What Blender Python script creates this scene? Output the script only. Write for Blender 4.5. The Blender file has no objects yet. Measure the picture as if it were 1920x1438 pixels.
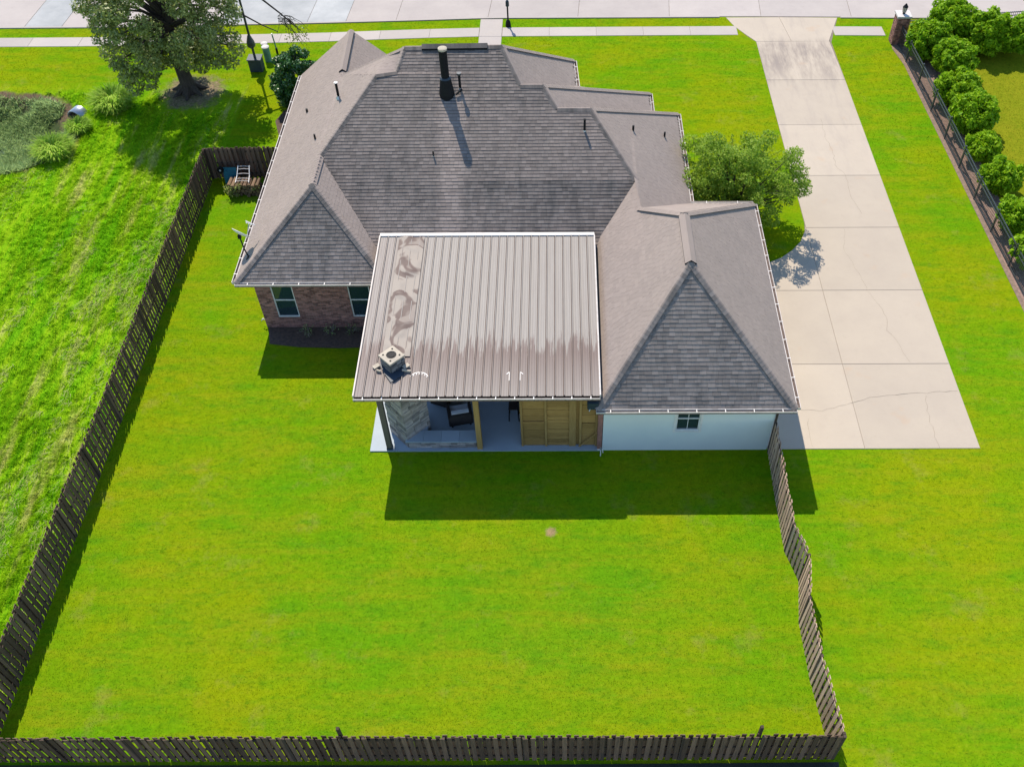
import bpy, bmesh, math, random
import numpy as np
from mathutils import Vector, Matrix
R = math.radians
rng = np.random.default_rng(7)
random.seed(7)
C = bpy.context.scene.collection

# ------------------------------------------------------------------ camera
TH, YA, RO, FPX, CXP, CYP, CAMH = 48.924, -0.164, 0.382, 1785.666, 1047.078, 719.0, 29.756
th, ya, ro = R(TH), R(YA), R(RO)
r0 = Vector((math.cos(ya), -math.sin(ya), 0)); fh = Vector((math.sin(ya), math.cos(ya), 0)); zz = Vector((0, 0, 1))
fw = math.cos(th) * fh - math.sin(th) * zz
u0 = math.sin(th) * fh + math.cos(th) * zz
rt = math.cos(ro) * r0 - math.sin(ro) * u0
up = math.sin(ro) * r0 + math.cos(ro) * u0
cam_d = bpy.data.cameras.new('camera'); cam = bpy.data.objects.new('camera', cam_d); C.objects.link(cam)
m = Matrix.Identity(4)
for i in range(3):
    m[i][0] = rt[i]; m[i][1] = up[i]; m[i][2] = -fw[i]
m[2][3] = CAMH
cam.matrix_world = m
cam_d.sensor_width = 36.0; cam_d.lens = FPX / 1920 * 36
cam_d.shift_x = -(CXP - 960) / 1920; cam_d.shift_y = 0
cam_d.clip_start = 0.5; cam_d.clip_end = 2000
bpy.context.scene.camera = cam

# ------------------------------------------------------------------ light
SUN = Vector((-0.264, 0.753, 1.0)).normalized()
sc = bpy.context.scene
w = bpy.data.worlds.new('World'); sc.world = w; w.use_nodes = True
nt = w.node_tree; nt.nodes.clear()
sky = nt.nodes.new('ShaderNodeTexSky'); sky.sky_type = 'NISHITA'; sky.sun_disc = False
sky.sun_elevation = math.asin(SUN.z); sky.sun_rotation = math.atan2(SUN.x, SUN.y)
sky.air_density = 1.0; sky.dust_density = 0.0; sky.ozone_density = 1.5
bg = nt.nodes.new('ShaderNodeBackground'); bg.inputs[1].default_value = 0.125
wo = nt.nodes.new('ShaderNodeOutputWorld')
hsv = nt.nodes.new('ShaderNodeHueSaturation'); hsv.inputs['Saturation'].default_value = 1.0
nt.links.new(sky.outputs[0], hsv.inputs['Color']); nt.links.new(hsv.outputs[0], bg.inputs[0]); nt.links.new(bg.outputs[0], wo.inputs[0])
sd = bpy.data.lights.new('sun', 'SUN'); sd.energy = 3.3; sd.angle = R(0.5); sd.color = (1.0, 0.895, 0.755)
so = bpy.data.objects.new('sun', sd); C.objects.link(so)
so.rotation_euler = (-SUN).to_track_quat('-Z', 'Y').to_euler(); so.location = (-20, 60, 60)
sc.view_settings.view_transform = 'Standard'; sc.view_settings.look = 'None'
sc.view_settings.exposure = 1.1; sc.view_settings.gamma = 1.0
sc.view_settings.use_curve_mapping = False
sc.cycles.max_bounces = 6; sc.cycles.transparent_max_bounces = 6

# ------------------------------------------------------------------ helpers
WM = {}
def setp(o, label=None, cat=None, group=None, kind=None):
    if label: o['label'] = label
    if cat: o['category'] = cat
    if group: o['group'] = group
    if kind: o['kind'] = kind
    return o
def link(o, parent=None, loc=None, rotz=0.0, local=False):
    """world coordinates by default; local=True: coordinates of the parent"""
    C.objects.link(o)
    M = Matrix.Translation(Vector(loc)) @ Matrix.Rotation(rotz, 4, 'Z') if loc is not None else Matrix.Identity(4)
    if parent is not None:
        o.parent = parent
        if not local:
            o.matrix_parent_inverse = WM[parent.name].inverted()
            W_ = M
        else:
            W_ = WM[parent.name] @ M
    else:
        W_ = M
    if loc is not None:
        o.location = loc; o.rotation_euler = (0, 0, rotz)
    WM[o.name] = W_
    return o
def thing(name, label, cat, loc=(0, 0, 0), rotz=0.0, group=None, kind=None):
    o = bpy.data.objects.new(name, None)
    link(o, None, loc, rotz)
    return setp(o, label, cat, group, kind)

class MB:
    def __init__(s): s.v = []; s.f = []; s.a = []; s.cur = 0.5
    def add(s, vs, fs):
        n = len(s.v); s.v += [tuple(p) for p in vs]; s.f += [tuple(i + n for i in q) for q in fs]; s.a += [s.cur] * len(vs)
        return s
    def hexa(s, p):  # 8 points: bottom 4 ccw, top 4 ccw
        return s.add(p, [(3, 2, 1, 0), (4, 5, 6, 7), (0, 1, 5, 4), (1, 2, 6, 5), (2, 3, 7, 6), (3, 0, 4, 7)])
    def box(s, c, d, rz=0.0, M=None):
        x, y, z = d[0] / 2, d[1] / 2, d[2] / 2
        P = [Vector(q) for q in ((-x, -y, -z), (x, -y, -z), (x, y, -z), (-x, y, -z), (-x, -y, z), (x, -y, z), (x, y, z), (-x, y, z))]
        RM = M if M is not None else Matrix.Rotation(rz, 3, 'Z')
        return s.hexa([RM @ q + Vector(c) for q in P])
    def bx(s, x0, x1, y0, y1, z0, z1):
        return s.box(((x0 + x1) / 2, (y0 + y1) / 2, (z0 + z1) / 2), (x1 - x0, y1 - y0, z1 - z0))
    def beam(s, a, b, w, h, upv=(0, 0, 1)):
        a = Vector(a); b = Vector(b); d = (b - a).normalized(); u = Vector(upv)
        sd_ = d.cross(u)
        if sd_.length < 1e-4: sd_ = d.cross(Vector((0, 1, 0)))
        sd_.normalize(); u = sd_.cross(d).normalized()
        o = [(-w / 2, -h / 2), (w / 2, -h / 2), (w / 2, h / 2), (-w / 2, h / 2)]
        P = [a + sd_ * q[0] + u * q[1] for q in o] + [b + sd_ * q[0] + u * q[1] for q in o]
        return s.add(P, [(0, 1, 2, 3), (7, 6, 5, 4), (0, 4, 5, 1), (1, 5, 6, 2), (2, 6, 7, 3), (3, 7, 4, 0)])
    def prism(s, poly, z0, z1):
        n = len(poly)
        P = [(x, y, z0) for x, y in poly] + [(x, y, z1) for x, y in poly]
        F = [tuple(range(n - 1, -1, -1)), tuple(range(n, 2 * n))] + [(i, (i + 1) % n, n + (i + 1) % n, n + i) for i in range(n)]
        return s.add(P, F)
    def tube(s, pts, rad, n=8, cap=True):
        pts = [Vector(p) for p in pts]
        if not hasattr(rad, '__len__'): rad = [rad] * len(pts)
        V = []; prev = None
        for i, p in enumerate(pts):
            d = (pts[min(i + 1, len(pts) - 1)] - pts[max(i - 1, 0)]).normalized()
            if prev is None:
                a = d.cross(Vector((0, 0, 1)))
                if a.length < 0.05: a = d.cross(Vector((0, 1, 0)))
            else:
                a = prev - d * prev.dot(d)
            a.normalize(); prev = a; b = d.cross(a)
            V += [p + (a * math.cos(2 * math.pi * k / n) + b * math.sin(2 * math.pi * k / n)) * rad[i] for k in range(n)]
        F = []
        for i in range(len(pts) - 1):
            F += [(i * n + k, i * n + (k + 1) % n, (i + 1) * n + (k + 1) % n, (i + 1) * n + k) for k in range(n)]
        if cap: F += [tuple(range(n - 1, -1, -1)), tuple((len(pts) - 1) * n + k for k in range(n))]
        return s.add(V, F)
    def disc(s, c, r, n=20, z=None):
        return s.add([(c[0] + r * math.cos(2 * math.pi * k / n), c[1] + r * math.sin(2 * math.pi * k / n), c[2]) for k in range(n)], [tuple(range(n))])
    def poly(s, pts):
        return s.add(pts, [tuple(range(len(pts)))])
    def mesh(s, name, mat, smooth=False):
        me = bpy.data.meshes.new(name); me.from_pydata(s.v, [], s.f); me.materials.append(mat)
        at = me.attributes.new('rnd', 'FLOAT', 'POINT'); at.data.foreach_set('value', np.array(s.a, dtype=np.float32))
        if smooth: me.shade_smooth()
        me.update()
        return me
    def obj(s, name, mat, parent=None, smooth=False, **kw):
        o = bpy.data.objects.new(name, s.mesh(name, mat, smooth)); link(o, parent, **kw); return o
def fixn(o):
    bm = bmesh.new(); bm.from_mesh(o.data); bmesh.ops.recalc_face_normals(bm, faces=bm.faces); bm.to_mesh(o.data); bm.free(); return o
def mesh_np(name, V, F, mat, rnd=None, smooth=False):
    """F: (m,k) int array, all faces of k corners"""
    me = bpy.data.meshes.new(name); V = np.asarray(V, np.float32); F = np.asarray(F, np.int32); k = F.shape[1]
    me.vertices.add(len(V)); me.vertices.foreach_set('co', V.ravel())
    me.loops.add(F.size); me.loops.foreach_set('vertex_index', F.ravel())
    me.polygons.add(len(F)); me.polygons.foreach_set('loop_start', np.arange(0, F.size, k, dtype=np.int32))
    if rnd is not None:
        at = me.attributes.new('rnd', 'FLOAT', 'POINT'); at.data.foreach_set('value', np.asarray(rnd, np.float32))
    me.materials.append(mat); me.update(calc_edges=True)
    if smooth: me.shade_smooth()
    return me

# ------------------------------------------------------------------ materials
class N:
    """little wrapper round a node tree"""
    def __init__(s, name):
        s.m = bpy.data.materials.new(name); s.m.use_nodes = True; s.t = s.m.node_tree; s.t.nodes.clear()
        s.out = s.t.nodes.new('ShaderNodeOutputMaterial')
        s.geo = s.t.nodes.new('ShaderNodeNewGeometry')
        s.pos = s.geo.outputs['Position']
    def n(s, t, **kw):
        nd = s.t.nodes.new(t)
        for k, v in kw.items(): setattr(nd, k, v)
        return nd
    def set(s, sock, v):
        if v is None: return
        if isinstance(v, bpy.types.NodeSocket): s.t.links.new(v, sock)
        else:
            if hasattr(sock.default_value, '__len__') and hasattr(v, '__len__') and len(v) == 3 and len(sock.default_value) == 4: v = (*v, 1)
            sock.default_value = v
    def math(s, op, a, b=None, c=None, clamp=False):
        nd = s.n('ShaderNodeMath', operation=op, use_clamp=clamp)
        for i, v in enumerate((a, b, c)): s.set(nd.inputs[i], v)
        return nd.outputs[0]
    def mapping(s, vec, scale=(1, 1, 1), loc=(0, 0, 0), rot=(0, 0, 0)):
        nd = s.n('ShaderNodeMapping'); s.set(nd.inputs[0], vec); nd.inputs[1].default_value = loc; nd.inputs[2].default_value = rot; nd.inputs[3].default_value = scale
        return nd.outputs[0]
    def noise(s, scale, detail=3, rough=0.5, vec=None, dist=0.0):
        nd = s.n('ShaderNodeTexNoise'); s.set(nd.inputs['Vector'], vec if vec is not None else s.pos)
        nd.inputs['Scale'].default_value = scale; nd.inputs['Detail'].default_value = detail; nd.inputs['Roughness'].default_value = rough; nd.inputs['Distortion'].default_value = dist
        return nd.outputs[0]
    def ramp(s, f, a, b):
        nd = s.n('ShaderNodeMapRange'); s.set(nd.inputs[0], f); nd.inputs[1].default_value = a; nd.inputs[2].default_value = b
        return nd.outputs[0]
    def mix(s, f, a, b, mode='MIX'):
        nd = s.n('ShaderNodeMix', data_type='RGBA', blend_type=mode)
        s.set(nd.inputs[0], f); s.set(nd.inputs[6], a); s.set(nd.inputs[7], b)
        return nd.outputs[2]
    def rnd(s):
        at = s.n('ShaderNodeAttribute', attribute_name='rnd'); oi = s.n('ShaderNodeObjectInfo')
        return s.math('FRACT', s.math('ADD', at.outputs['Fac'], oi.outputs['Random']))
    def attr(s): return s.n('ShaderNodeAttribute', attribute_name='rnd').outputs['Fac']
    def xyz(s, vec=None):
        nd = s.n('ShaderNodeSeparateXYZ'); s.set(nd.inputs[0], vec if vec is not None else s.pos); return nd.outputs
    def bump(s, h, strength=0.3, dist=0.02):
        nd = s.n('ShaderNodeBump'); s.set(nd.inputs['Height'], h); nd.inputs['Strength'].default_value = strength; nd.inputs['Distance'].default_value = dist
        return nd.outputs[0]
    def princ(s, col, rough=0.8, bump=None, metal=0.0, spec=0.3, trans=None):
        p = s.n('ShaderNodeBsdfPrincipled'); s.set(p.inputs['Base Color'], col); s.set(p.inputs['Roughness'], rough); s.set(p.inputs['Metallic'], metal)
        p.inputs['Specular IOR Level'].default_value = spec
        if bump is not None: s.set(p.inputs['Normal'], bump)
        if trans:
            tr = s.n('ShaderNodeBsdfTranslucent'); s.set(tr.inputs[0], col); mx = s.n('ShaderNodeMixShader'); mx.inputs[0].default_value = trans
            s.t.links.new(p.outputs[0], mx.inputs[1]); s.t.links.new(tr.outputs[0], mx.inputs[2]); s.t.links.new(mx.outputs[0], s.out.inputs[0])
        else: s.t.links.new(p.outputs[0], s.out.inputs[0])
        return s.m
def simple(name, c1, c2=None, scale=3.0, rough=0.8, metal=0.0, bs=0.0, bscale=40, spec=0.3, rnd=0.0, stretch=(1, 1, 1)):
    k = N(name)
    vec = k.mapping(k.pos, stretch)
    f = k.ramp(k.noise(scale, 4, 0.6, vec), 0.3, 0.7)
    col = k.mix(f, c1, c2 or tuple(x * 0.8 for x in c1))
    if rnd:
        hs = k.n('ShaderNodeHueSaturation'); k.set(hs.inputs['Color'], col); k.set(hs.inputs['Value'], k.math('ADD', k.math('MULTIPLY', k.rnd(), rnd * 2), 1 - rnd)); col = hs.outputs[0]
    b = k.bump(k.noise(bscale, 3, 0.6, vec), bs, 0.01) if bs else None
    return k.princ(col, rough, b, metal, spec)

def grass_col(k, extra=None):
    """lawn colour from the place on the ground: yellow green with lusher bands, dry and brown patches, mowing lines"""
    x, y, z = k.xyz()
    flat = k.mapping(k.pos, (1, 1, 0))
    big = k.noise(0.17, 4, 0.6, flat)
    mid = k.noise(0.9, 4, 0.65, flat)
    streak = k.noise(1.0, 4, 0.65, k.mapping(k.pos, (0.22, 1.6, 0)))
    fine = k.noise(9, 3, 0.7, flat)
    c = k.mix(k.ramp(big, 0.4, 0.6), (0.165, 0.214, 0.003), (0.092, 0.21, 0.003))
    # central back garden grows greener
    dx = k.math('DIVIDE', k.math('SUBTRACT', x, -1.0), 7.5); dy = k.math('DIVIDE', k.math('SUBTRACT', y, 15.5), 5.0)
    dd = k.math('SQRT', k.math('ADD', k.math('MULTIPLY', dx, dx), k.math('MULTIPLY', dy, dy)))
    cen = k.ramp(k.math('ADD', dd, k.math('MULTIPLY', mid, 0.7)), 1.5, 0.7)
    c = k.mix(k.math('MULTIPLY', cen, 0.45), c, (0.072, 0.205, 0.005))
    c = k.mix(k.math('MULTIPLY', k.ramp(streak, 0.46, 0.66), 0.6), c, (0.185, 0.205, 0.006))
    c = k.mix(k.math('MULTIPLY', k.ramp(mid, 0.56, 0.74), 0.4), c, (0.19, 0.185, 0.012))
    c = k.mix(k.math('MULTIPLY', k.ramp(k.noise(1.0, 5, 0.7, k.mapping(k.pos, (0.5, 1.5, 0), (11, 4, 0))), 0.5, 0.68), 0.6), c, (0.055, 0.175, 0.005))
    # mowing passes: alternate bands a mower wide
    band = k.math('SINE', k.math('ADD', k.math('MULTIPLY', y, 5.6), k.math('MULTIPLY', mid, 5.0)))
    c = k.mix(k.math('MULTIPLY', k.ramp(band, -0.4, 0.8), 0.13), c, (0.07, 0.185, 0.003))
    # tired patches and little bare spots
    c = k.mix(k.math('MULTIPLY', k.ramp(k.noise(0.55, 5, 0.7, k.mapping(k.pos, (1, 1, 0), (7, 3, 0))), 0.58, 0.74), 0.4), c, (0.215, 0.175, 0.05))
    for sx_, sy_, sr_ in ((-0.364, 18.76, 0.2),):
        ddx = k.math('SUBTRACT', x, sx_); ddy = k.math('SUBTRACT', y, sy_)
        r_ = k.math('ADD', k.math('SQRT', k.math('ADD', k.math('MULTIPLY', ddx, ddx), k.math('MULTIPLY', ddy, ddy))), k.math('MULTIPLY', k.math('SUBTRACT', fine, 0.5), 0.25))
        c = k.mix(k.math('MULTIPLY', k.ramp(r_, sr_ * 1.25, sr_ * 0.6), 0.8), c, (0.27, 0.17, 0.11))
    # neighbour beyond the iron fence: drier, yellower
    nb = k.ramp(x, 20.6, 21.2)
    c = k.mix(nb, c, k.mix(k.ramp(mid, 0.35, 0.65), (0.17, 0.18, 0.01), (0.14, 0.165, 0.008)))
    # rough lot beyond the left fence
    lot = k.math('MULTIPLY', k.ramp(x, -17.6, -17.9), k.ramp(k.math('ADD', y, k.math('MULTIPLY', mid, 2.0)), 50.0, 47.5))
    row = k.noise(1.0, 4, 0.7, k.mapping(k.pos, (1.5, 0.16, 0)))
    lc = k.mix(k.ramp(row, 0.38, 0.6), (0.115, 0.285, 0.006), (0.205, 0.315, 0.008))
    lc = k.mix(k.ramp(row, 0.56, 0.68), lc, (0.31, 0.33, 0.10))
    c = k.mix(lot, c, lc)
    ex = k.math('DIVIDE', k.math('ADD', x, 31.2), 5.6); ey = k.math('DIVIDE', k.math('SUBTRACT', y, 43.9), 4.2)
    e = k.math('ADD', k.math('SQRT', k.math('ADD', k.math('MULTIPLY', ex, ex), k.math('MULTIPLY', ey, ey))), k.math('MULTIPLY', k.math('SUBTRACT', mid, 0.5), 0.3))
    c = k.mix(k.ramp(e, 1.02, 0.95), c, k.mix(k.ramp(fine, 0.3, 0.7), (0.16, 0.105, 0.075), (0.075, 0.055, 0.04)))
    c = k.mix(k.ramp(e, 0.82, 0.7), c, (0.05, 0.065, 0.03))
    # bare, leaf littered soil round the oak
    ox = k.math('SUBTRACT', x, -20.75); oy = k.math('SUBTRACT', y, 47.95)
    orr = k.math('ADD', k.math('SQRT', k.math('ADD', k.math('MULTIPLY', ox, ox), k.math('MULTIPLY', oy, oy))), k.math('MULTIPLY', k.math('SUBTRACT', k.noise(1.6, 5, 0.75, flat), 0.5), 2.6))
    c = k.mix(k.math('MULTIPLY', k.ramp(orr, 2.0, 1.3), 0.92), c, k.mix(k.ramp(k.noise(7, 4, 0.8, flat), 0.35, 0.65), (0.09, 0.065, 0.05), (0.26, 0.19, 0.14)))
    dk = k.math('ADD', k.math('MULTIPLY', fine, 0.62), k.math('ADD', 0.44, k.math('MULTIPLY', k.noise(2.8, 5, 0.8, flat), 0.55)))
    c = k.mix(1.0, c, dk, 'MULTIPLY')
    # clumps: darker tufts and paler dry blade tips a hand or two across
    tf = k.noise(4.2, 6, 0.82, k.mapping(k.pos, (0.8, 1.15, 0), (2, 9, 0)))
    c = k.mix(k.math('MULTIPLY', k.ramp(tf, 0.47, 0.36), 0.62), c, (0.045, 0.125, 0.003))
    c = k.mix(k.math('MULTIPLY', k.ramp(tf, 0.56, 0.68), 0.55), c, (0.225, 0.27, 0.012))
    return c, fine, lot
def mat_ground():
    k = N('lawn'); c, fine, lot = grass_col(k)
    f2 = k.noise(30, 2, 0.6, k.mapping(k.pos, (1, 1, 0)))
    b = k.bump(k.math('ADD', fine, k.math('MULTIPLY', f2, 0.6)), 0.35, 0.03)
    return k.princ(c, 0.95, b, spec=0.0)
def mat_blade(name, lift=1.0, trans=0.6):
    k = N(name); c, fine, lot = grass_col(k)
    hs = k.n('ShaderNodeHueSaturation'); k.set(hs.inputs['Color'], c); r = k.attr()
    k.set(hs.inputs['Value'], k.math('MULTIPLY', k.math('ADD', k.math('MULTIPLY', r, 0.55), 0.95), lift))
    k.set(hs.inputs['Hue'], k.math('ADD', k.math('MULTIPLY', r, -0.02), 0.505))
    return k.princ(hs.outputs[0], 0.75, spec=0.0, trans=trans)
def mat_leaf(name, c1, c2, trans=0.3, rough=0.55, spec=0.35):
    k = N(name); r = k.math('ADD', k.math('MULTIPLY', k.attr(), 0.8), k.math('MULTIPLY', k.n('ShaderNodeObjectInfo').outputs['Random'], 0.25))
    c = k.mix(r, c1, c2)
    c = k.mix(k.math('MULTIPLY', k.ramp(k.noise(1.6, 3), 0.45, 0.7), 0.45), c, tuple(v * 0.8 for v in c1))
    return k.princ(c, rough, spec=spec, trans=trans)
def mat_concrete(name, c1, c2, stain=0.5):
    k = N(name)
    n1 = k.noise(0.5, 5, 0.65); n2 = k.noise(2.5, 5, 0.7); n3 = k.noise(45, 3, 0.6)
    c = k.mix(k.ramp(n1, 0.35, 0.65), c1, c2)
    c = k.mix(k.math('MULTIPLY', k.ramp(n2, 0.55, 0.75), stain * 0.4), c, tuple(v * 0.72 for v in c1))
    c = k.mix(k.math('MULTIPLY', k.ramp(n3, 0.4, 0.6), 0.12), c, tuple(v * 0.75 for v in c1))
    hs = k.n('ShaderNodeHueSaturation'); k.set(hs.inputs['Color'], c); k.set(hs.inputs['Value'], k.math('ADD', k.math('MULTIPLY', k.rnd(), 0.12), 0.94))
    return k, hs.outputs[0], k.bump(n3, 0.25, 0.004)
def mat_drive():
    k, c, b = mat_concrete('driveway_concrete', (0.395, 0.338, 0.268), (0.368, 0.314, 0.252))
    x, y, z = k.xyz()
    st = k.noise(1.0, 4, 0.7, k.mapping(k.pos, (1.7, 0.33, 1)))
    band = k.math('MULTIPLY', k.ramp(y, 47.5, 50.5), k.ramp(y, 53.6, 52.6))
    c = k.mix(k.math('MULTIPLY', k.math('MULTIPLY', band, k.ramp(st, 0.36, 0.62)), 0.6), c, (0.14, 0.115, 0.105))
    band2 = k.math('MULTIPLY', k.ramp(y, 38.0, 44.0), k.ramp(st, 0.5, 0.75))
    c = k.mix(k.math('MULTIPLY', band2, 0.3), c, (0.22, 0.19, 0.18))
    rs = k.ramp(k.noise(0.6, 3, 0.6, k.mapping(k.pos, (1, 1, 1), (3.3, 8.1, 0))), 0.64, 0.75)
    c = k.mix(k.math('MULTIPLY', rs, 0.35), c, (0.4, 0.27, 0.17))
    return k.princ(c, 0.85, b, spec=0.2)
def mat_shingle(name='shingle'):
    k = N(name); x, y, z = k.xyz()
    c = k.mix(k.ramp(k.noise(0.7, 4, 0.6), 0.3, 0.7), (0.272, 0.226, 0.198), (0.244, 0.204, 0.181))
    c = k.mix(k.math('MULTIPLY', k.ramp(k.noise(70, 3, 0.7), 0.42, 0.62), 0.35), c, (0.2, 0.172, 0.162))
    # algae stains and a painted darker tone on the slopes that face away from the sun, washed clean below the metal flue
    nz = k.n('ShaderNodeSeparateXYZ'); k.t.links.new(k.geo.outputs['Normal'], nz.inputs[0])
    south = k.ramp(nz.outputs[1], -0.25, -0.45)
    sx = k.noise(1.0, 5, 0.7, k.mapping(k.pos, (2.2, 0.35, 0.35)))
    alg_tone = k.math('ADD', k.math('MULTIPLY', k.ramp(sx, 0.42, 0.72), 0.45), k.math('ADD', 0.16, k.math('MULTIPLY', k.ramp(y, 29.0, 32.5), 0.45)))  # streaks are algae; main slope's darker colour only offsets its stronger sunlight
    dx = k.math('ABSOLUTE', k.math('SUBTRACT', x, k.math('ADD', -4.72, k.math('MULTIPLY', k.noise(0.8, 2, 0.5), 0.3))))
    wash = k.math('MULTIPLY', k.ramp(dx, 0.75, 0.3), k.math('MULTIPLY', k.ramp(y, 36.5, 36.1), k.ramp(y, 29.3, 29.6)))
    alg_tone = k.math('MULTIPLY', alg_tone, k.math('SUBTRACT', 1.0, k.math('MULTIPLY', wash, 0.75)))
    c = k.mix(k.math('MULTIPLY', south, alg_tone), c, (0.075, 0.073, 0.07))
    hs = k.n('ShaderNodeHueSaturation'); k.set(hs.inputs['Color'], c)
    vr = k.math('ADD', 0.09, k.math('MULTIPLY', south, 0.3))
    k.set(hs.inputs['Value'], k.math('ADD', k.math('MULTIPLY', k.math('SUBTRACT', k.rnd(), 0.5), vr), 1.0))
    return k.princ(hs.outputs[0], 0.95, k.bump(k.noise(120, 2, 0.7), 0.4, 0.006), spec=0.1)
def mat_metal_roof():
    k = N('metal_roof'); x, y, z = k.xyz()
    st = k.noise(1.0, 5, 0.75, k.mapping(k.pos, (6.5, 0.3, 0)))
    lg = k.noise(0.45, 2, 0.5, k.mapping(k.pos, (1.0, 0.3, 0), (2.2, 0, 0)))
    edge = k.math('ADD', k.math('ADD', 21.3, k.math('MULTIPLY', st, 5.2)), k.math('MULTIPLY', lg, 1.6))
    dirt = k.ramp(k.math('SUBTRACT', edge, y), -0.08, 0.28)
    lowfade = k.ramp(y, 22.1, 24.2)
    left = k.ramp(x, -5.0, -6.8)
    fine = k.noise(1.0, 4, 0.7, k.mapping(k.pos, (16, 0.5, 0)))
    dirt = k.math('MULTIPLY', dirt, k.math('ADD', k.math('MULTIPLY', lowfade, 0.62), 0.28))
    c = k.mix(k.ramp(fine, 0.3, 0.7), (0.272, 0.252, 0.229), (0.228, 0.207, 0.189))
    c = k.mix(dirt, c, (0.135, 0.098, 0.088))
    c = k.mix(k.math('MULTIPLY', left, k.math('MULTIPLY', k.ramp(fine, 0.35, 0.6), 0.5)), c, (0.2, 0.16, 0.15))
    return k.princ(c, 0.55, k.bump(k.noise(1.2, 2, 0.5, k.mapping(k.pos, (2, 0.4, 1))), 0.1, 0.02), metal=0.0, spec=0.2)
def mat_wood(name, c1, c2, rnd=0.25, grain=(9, 9, 0.7), rough=0.85):
    k = N(name); tc = k.n('ShaderNodeTexCoord')
    v = k.mapping(tc.outputs['Object'], grain)
    oi = k.n('ShaderNodeObjectInfo'); sh = k.n('ShaderNodeVectorMath', operation='ADD'); k.set(sh.inputs[0], v)
    cb = k.n('ShaderNodeCombineXYZ'); k.set(cb.inputs[0], k.math('MULTIPLY', oi.outputs['Random'], 37.0)); k.set(cb.inputs[1], k.math('MULTIPLY', k.attr(), 19.0)); k.set(sh.inputs[1], cb.outputs[0])
    n1 = k.noise(2.2, 5, 0.7, sh.outputs[0], 0.6)
    c = k.mix(k.ramp(n1, 0.3, 0.7), c1, c2)
    hs = k.n('ShaderNodeHueSaturation'); k.set(hs.inputs['Color'], c); k.set(hs.inputs['Value'], k.math('ADD', k.math('MULTIPLY', k.rnd(), 2 * rnd), 1 - rnd))
    return k.princ(hs.outputs[0], rough, k.bump(n1, 0.4, 0.006), spec=0.15)

M = {}
M['ground'] = mat_ground(); M['blade'] = mat_blade('grass_blade'); M['rough'] = mat_blade('rough_grass_blade', 1.5, 0.65)
M['drive'] = mat_drive()
k_, c_, b_ = mat_concrete('pavement_concrete', (0.375, 0.335, 0.30), (0.345, 0.31, 0.285)); M['pave'] = k_.princ(c_, 0.85, b_, spec=0.2)
k_, c_, b_ = mat_concrete('street_concrete', (0.375, 0.335, 0.308), (0.335, 0.298, 0.277), 0.9); M['street'] = k_.princ(c_, 0.85, b_, spec=0.2)
k_, c_, b_ = mat_concrete('new_concrete', (0.37, 0.375, 0.37), (0.28, 0.29, 0.29), 0.9); M['street_new'] = k_.princ(c_, 0.85, b_, spec=0.2)
k_, c_, b_ = mat_concrete('patio_concrete', (0.33, 0.39, 0.43), (0.28, 0.34, 0.39), 0.6); M['patio'] = k_.princ(c_, 0.6, b_, spec=0.3)
M['joint'] = simple('joint_filler', (0.2, 0.16, 0.12), (0.13, 0.11, 0.085), 4)
M['shingle'] = mat_shingle(); M['metal_roof'] = mat_metal_roof()
M['shingle_edge'] = simple('shingle_edge', (0.03, 0.027, 0.026), None, 9, 0.95)
M['deck'] = simple('underlay', (0.09, 0.08, 0.075), None, 3)
M['fence'] = mat_wood('fence_wood', (0.175, 0.11, 0.075), (0.075, 0.054, 0.041), 0.4)
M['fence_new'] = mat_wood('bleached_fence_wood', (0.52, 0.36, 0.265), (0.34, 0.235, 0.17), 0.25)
M['fence_post'] = mat_wood('fence_post_wood', (0.075, 0.054, 0.042), (0.05, 0.038, 0.03), 0.2)
M['cedar'] = mat_wood('cedar', (0.36, 0.22, 0.075), (0.25, 0.145, 0.045), 0.2, (1.2, 9, 9))
M['cedar_v'] = mat_wood('cedar_upright', (0.35, 0.225, 0.085), (0.24, 0.15, 0.05), 0.15)
M['grey_wood'] = mat_wood('grey_post', (0.17, 0.145, 0.115), (0.115, 0.1, 0.08), 0.15)
M['white_wall'] = simple('painted_wall', (0.64, 0.69, 0.67), (0.59, 0.64, 0.63), 0.8, 0.8, bs=0.1, bscale=14)
M['white'] = simple('white_paint', (0.72, 0.70, 0.66), (0.62, 0.6, 0.57), 6, 0.5)
M['offwhite'] = simple('weathered_white', (0.55, 0.52, 0.49), (0.4, 0.37, 0.35), 5, 0.6)
M['gutter'] = simple('gutter_paint', (0.55, 0.5, 0.46), (0.4, 0.36, 0.33), 4, 0.5)
M['trough'] = simple('gutter_inside', (0.13, 0.095, 0.08), (0.08, 0.06, 0.055), 3, 0.8)
M['brick'] = simple('brick', (0.33, 0.155, 0.12), (0.18, 0.095, 0.082), 7, 0.9, bs=0.3, bscale=60, rnd=0.45)
M['mortar'] = simple('mortar', (0.36, 0.31, 0.285), (0.26, 0.225, 0.21), 9, 0.95)
M['stone'] = simple('ledge_stone', (0.36, 0.31, 0.28), (0.22, 0.205, 0.2), 5, 0.9, bs=0.5, bscale=22, rnd=0.38)
M['stone_dark'] = simple('weathered_stone', (0.17, 0.165, 0.165), (0.1, 0.1, 0.105), 5, 0.9, bs=0.5, bscale=22, rnd=0.35)
M['cap'] = simple('chimney_cap', (0.44, 0.39, 0.31), (0.33, 0.29, 0.23), 6, 0.9, bs=0.2)
M['black'] = simple('black_metal', (0.006, 0.007, 0.009), (0.011, 0.012, 0.014), 8, 0.6, spec=0.15)
M['iron'] = simple('iron', (0.028, 0.036, 0.04), (0.05, 0.06, 0.065), 8, 0.4, spec=0.5)
M['steel'] = simple('galvanised', (0.42, 0.45, 0.48), (0.32, 0.35, 0.38), 8, 0.35, 0.7)
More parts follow.
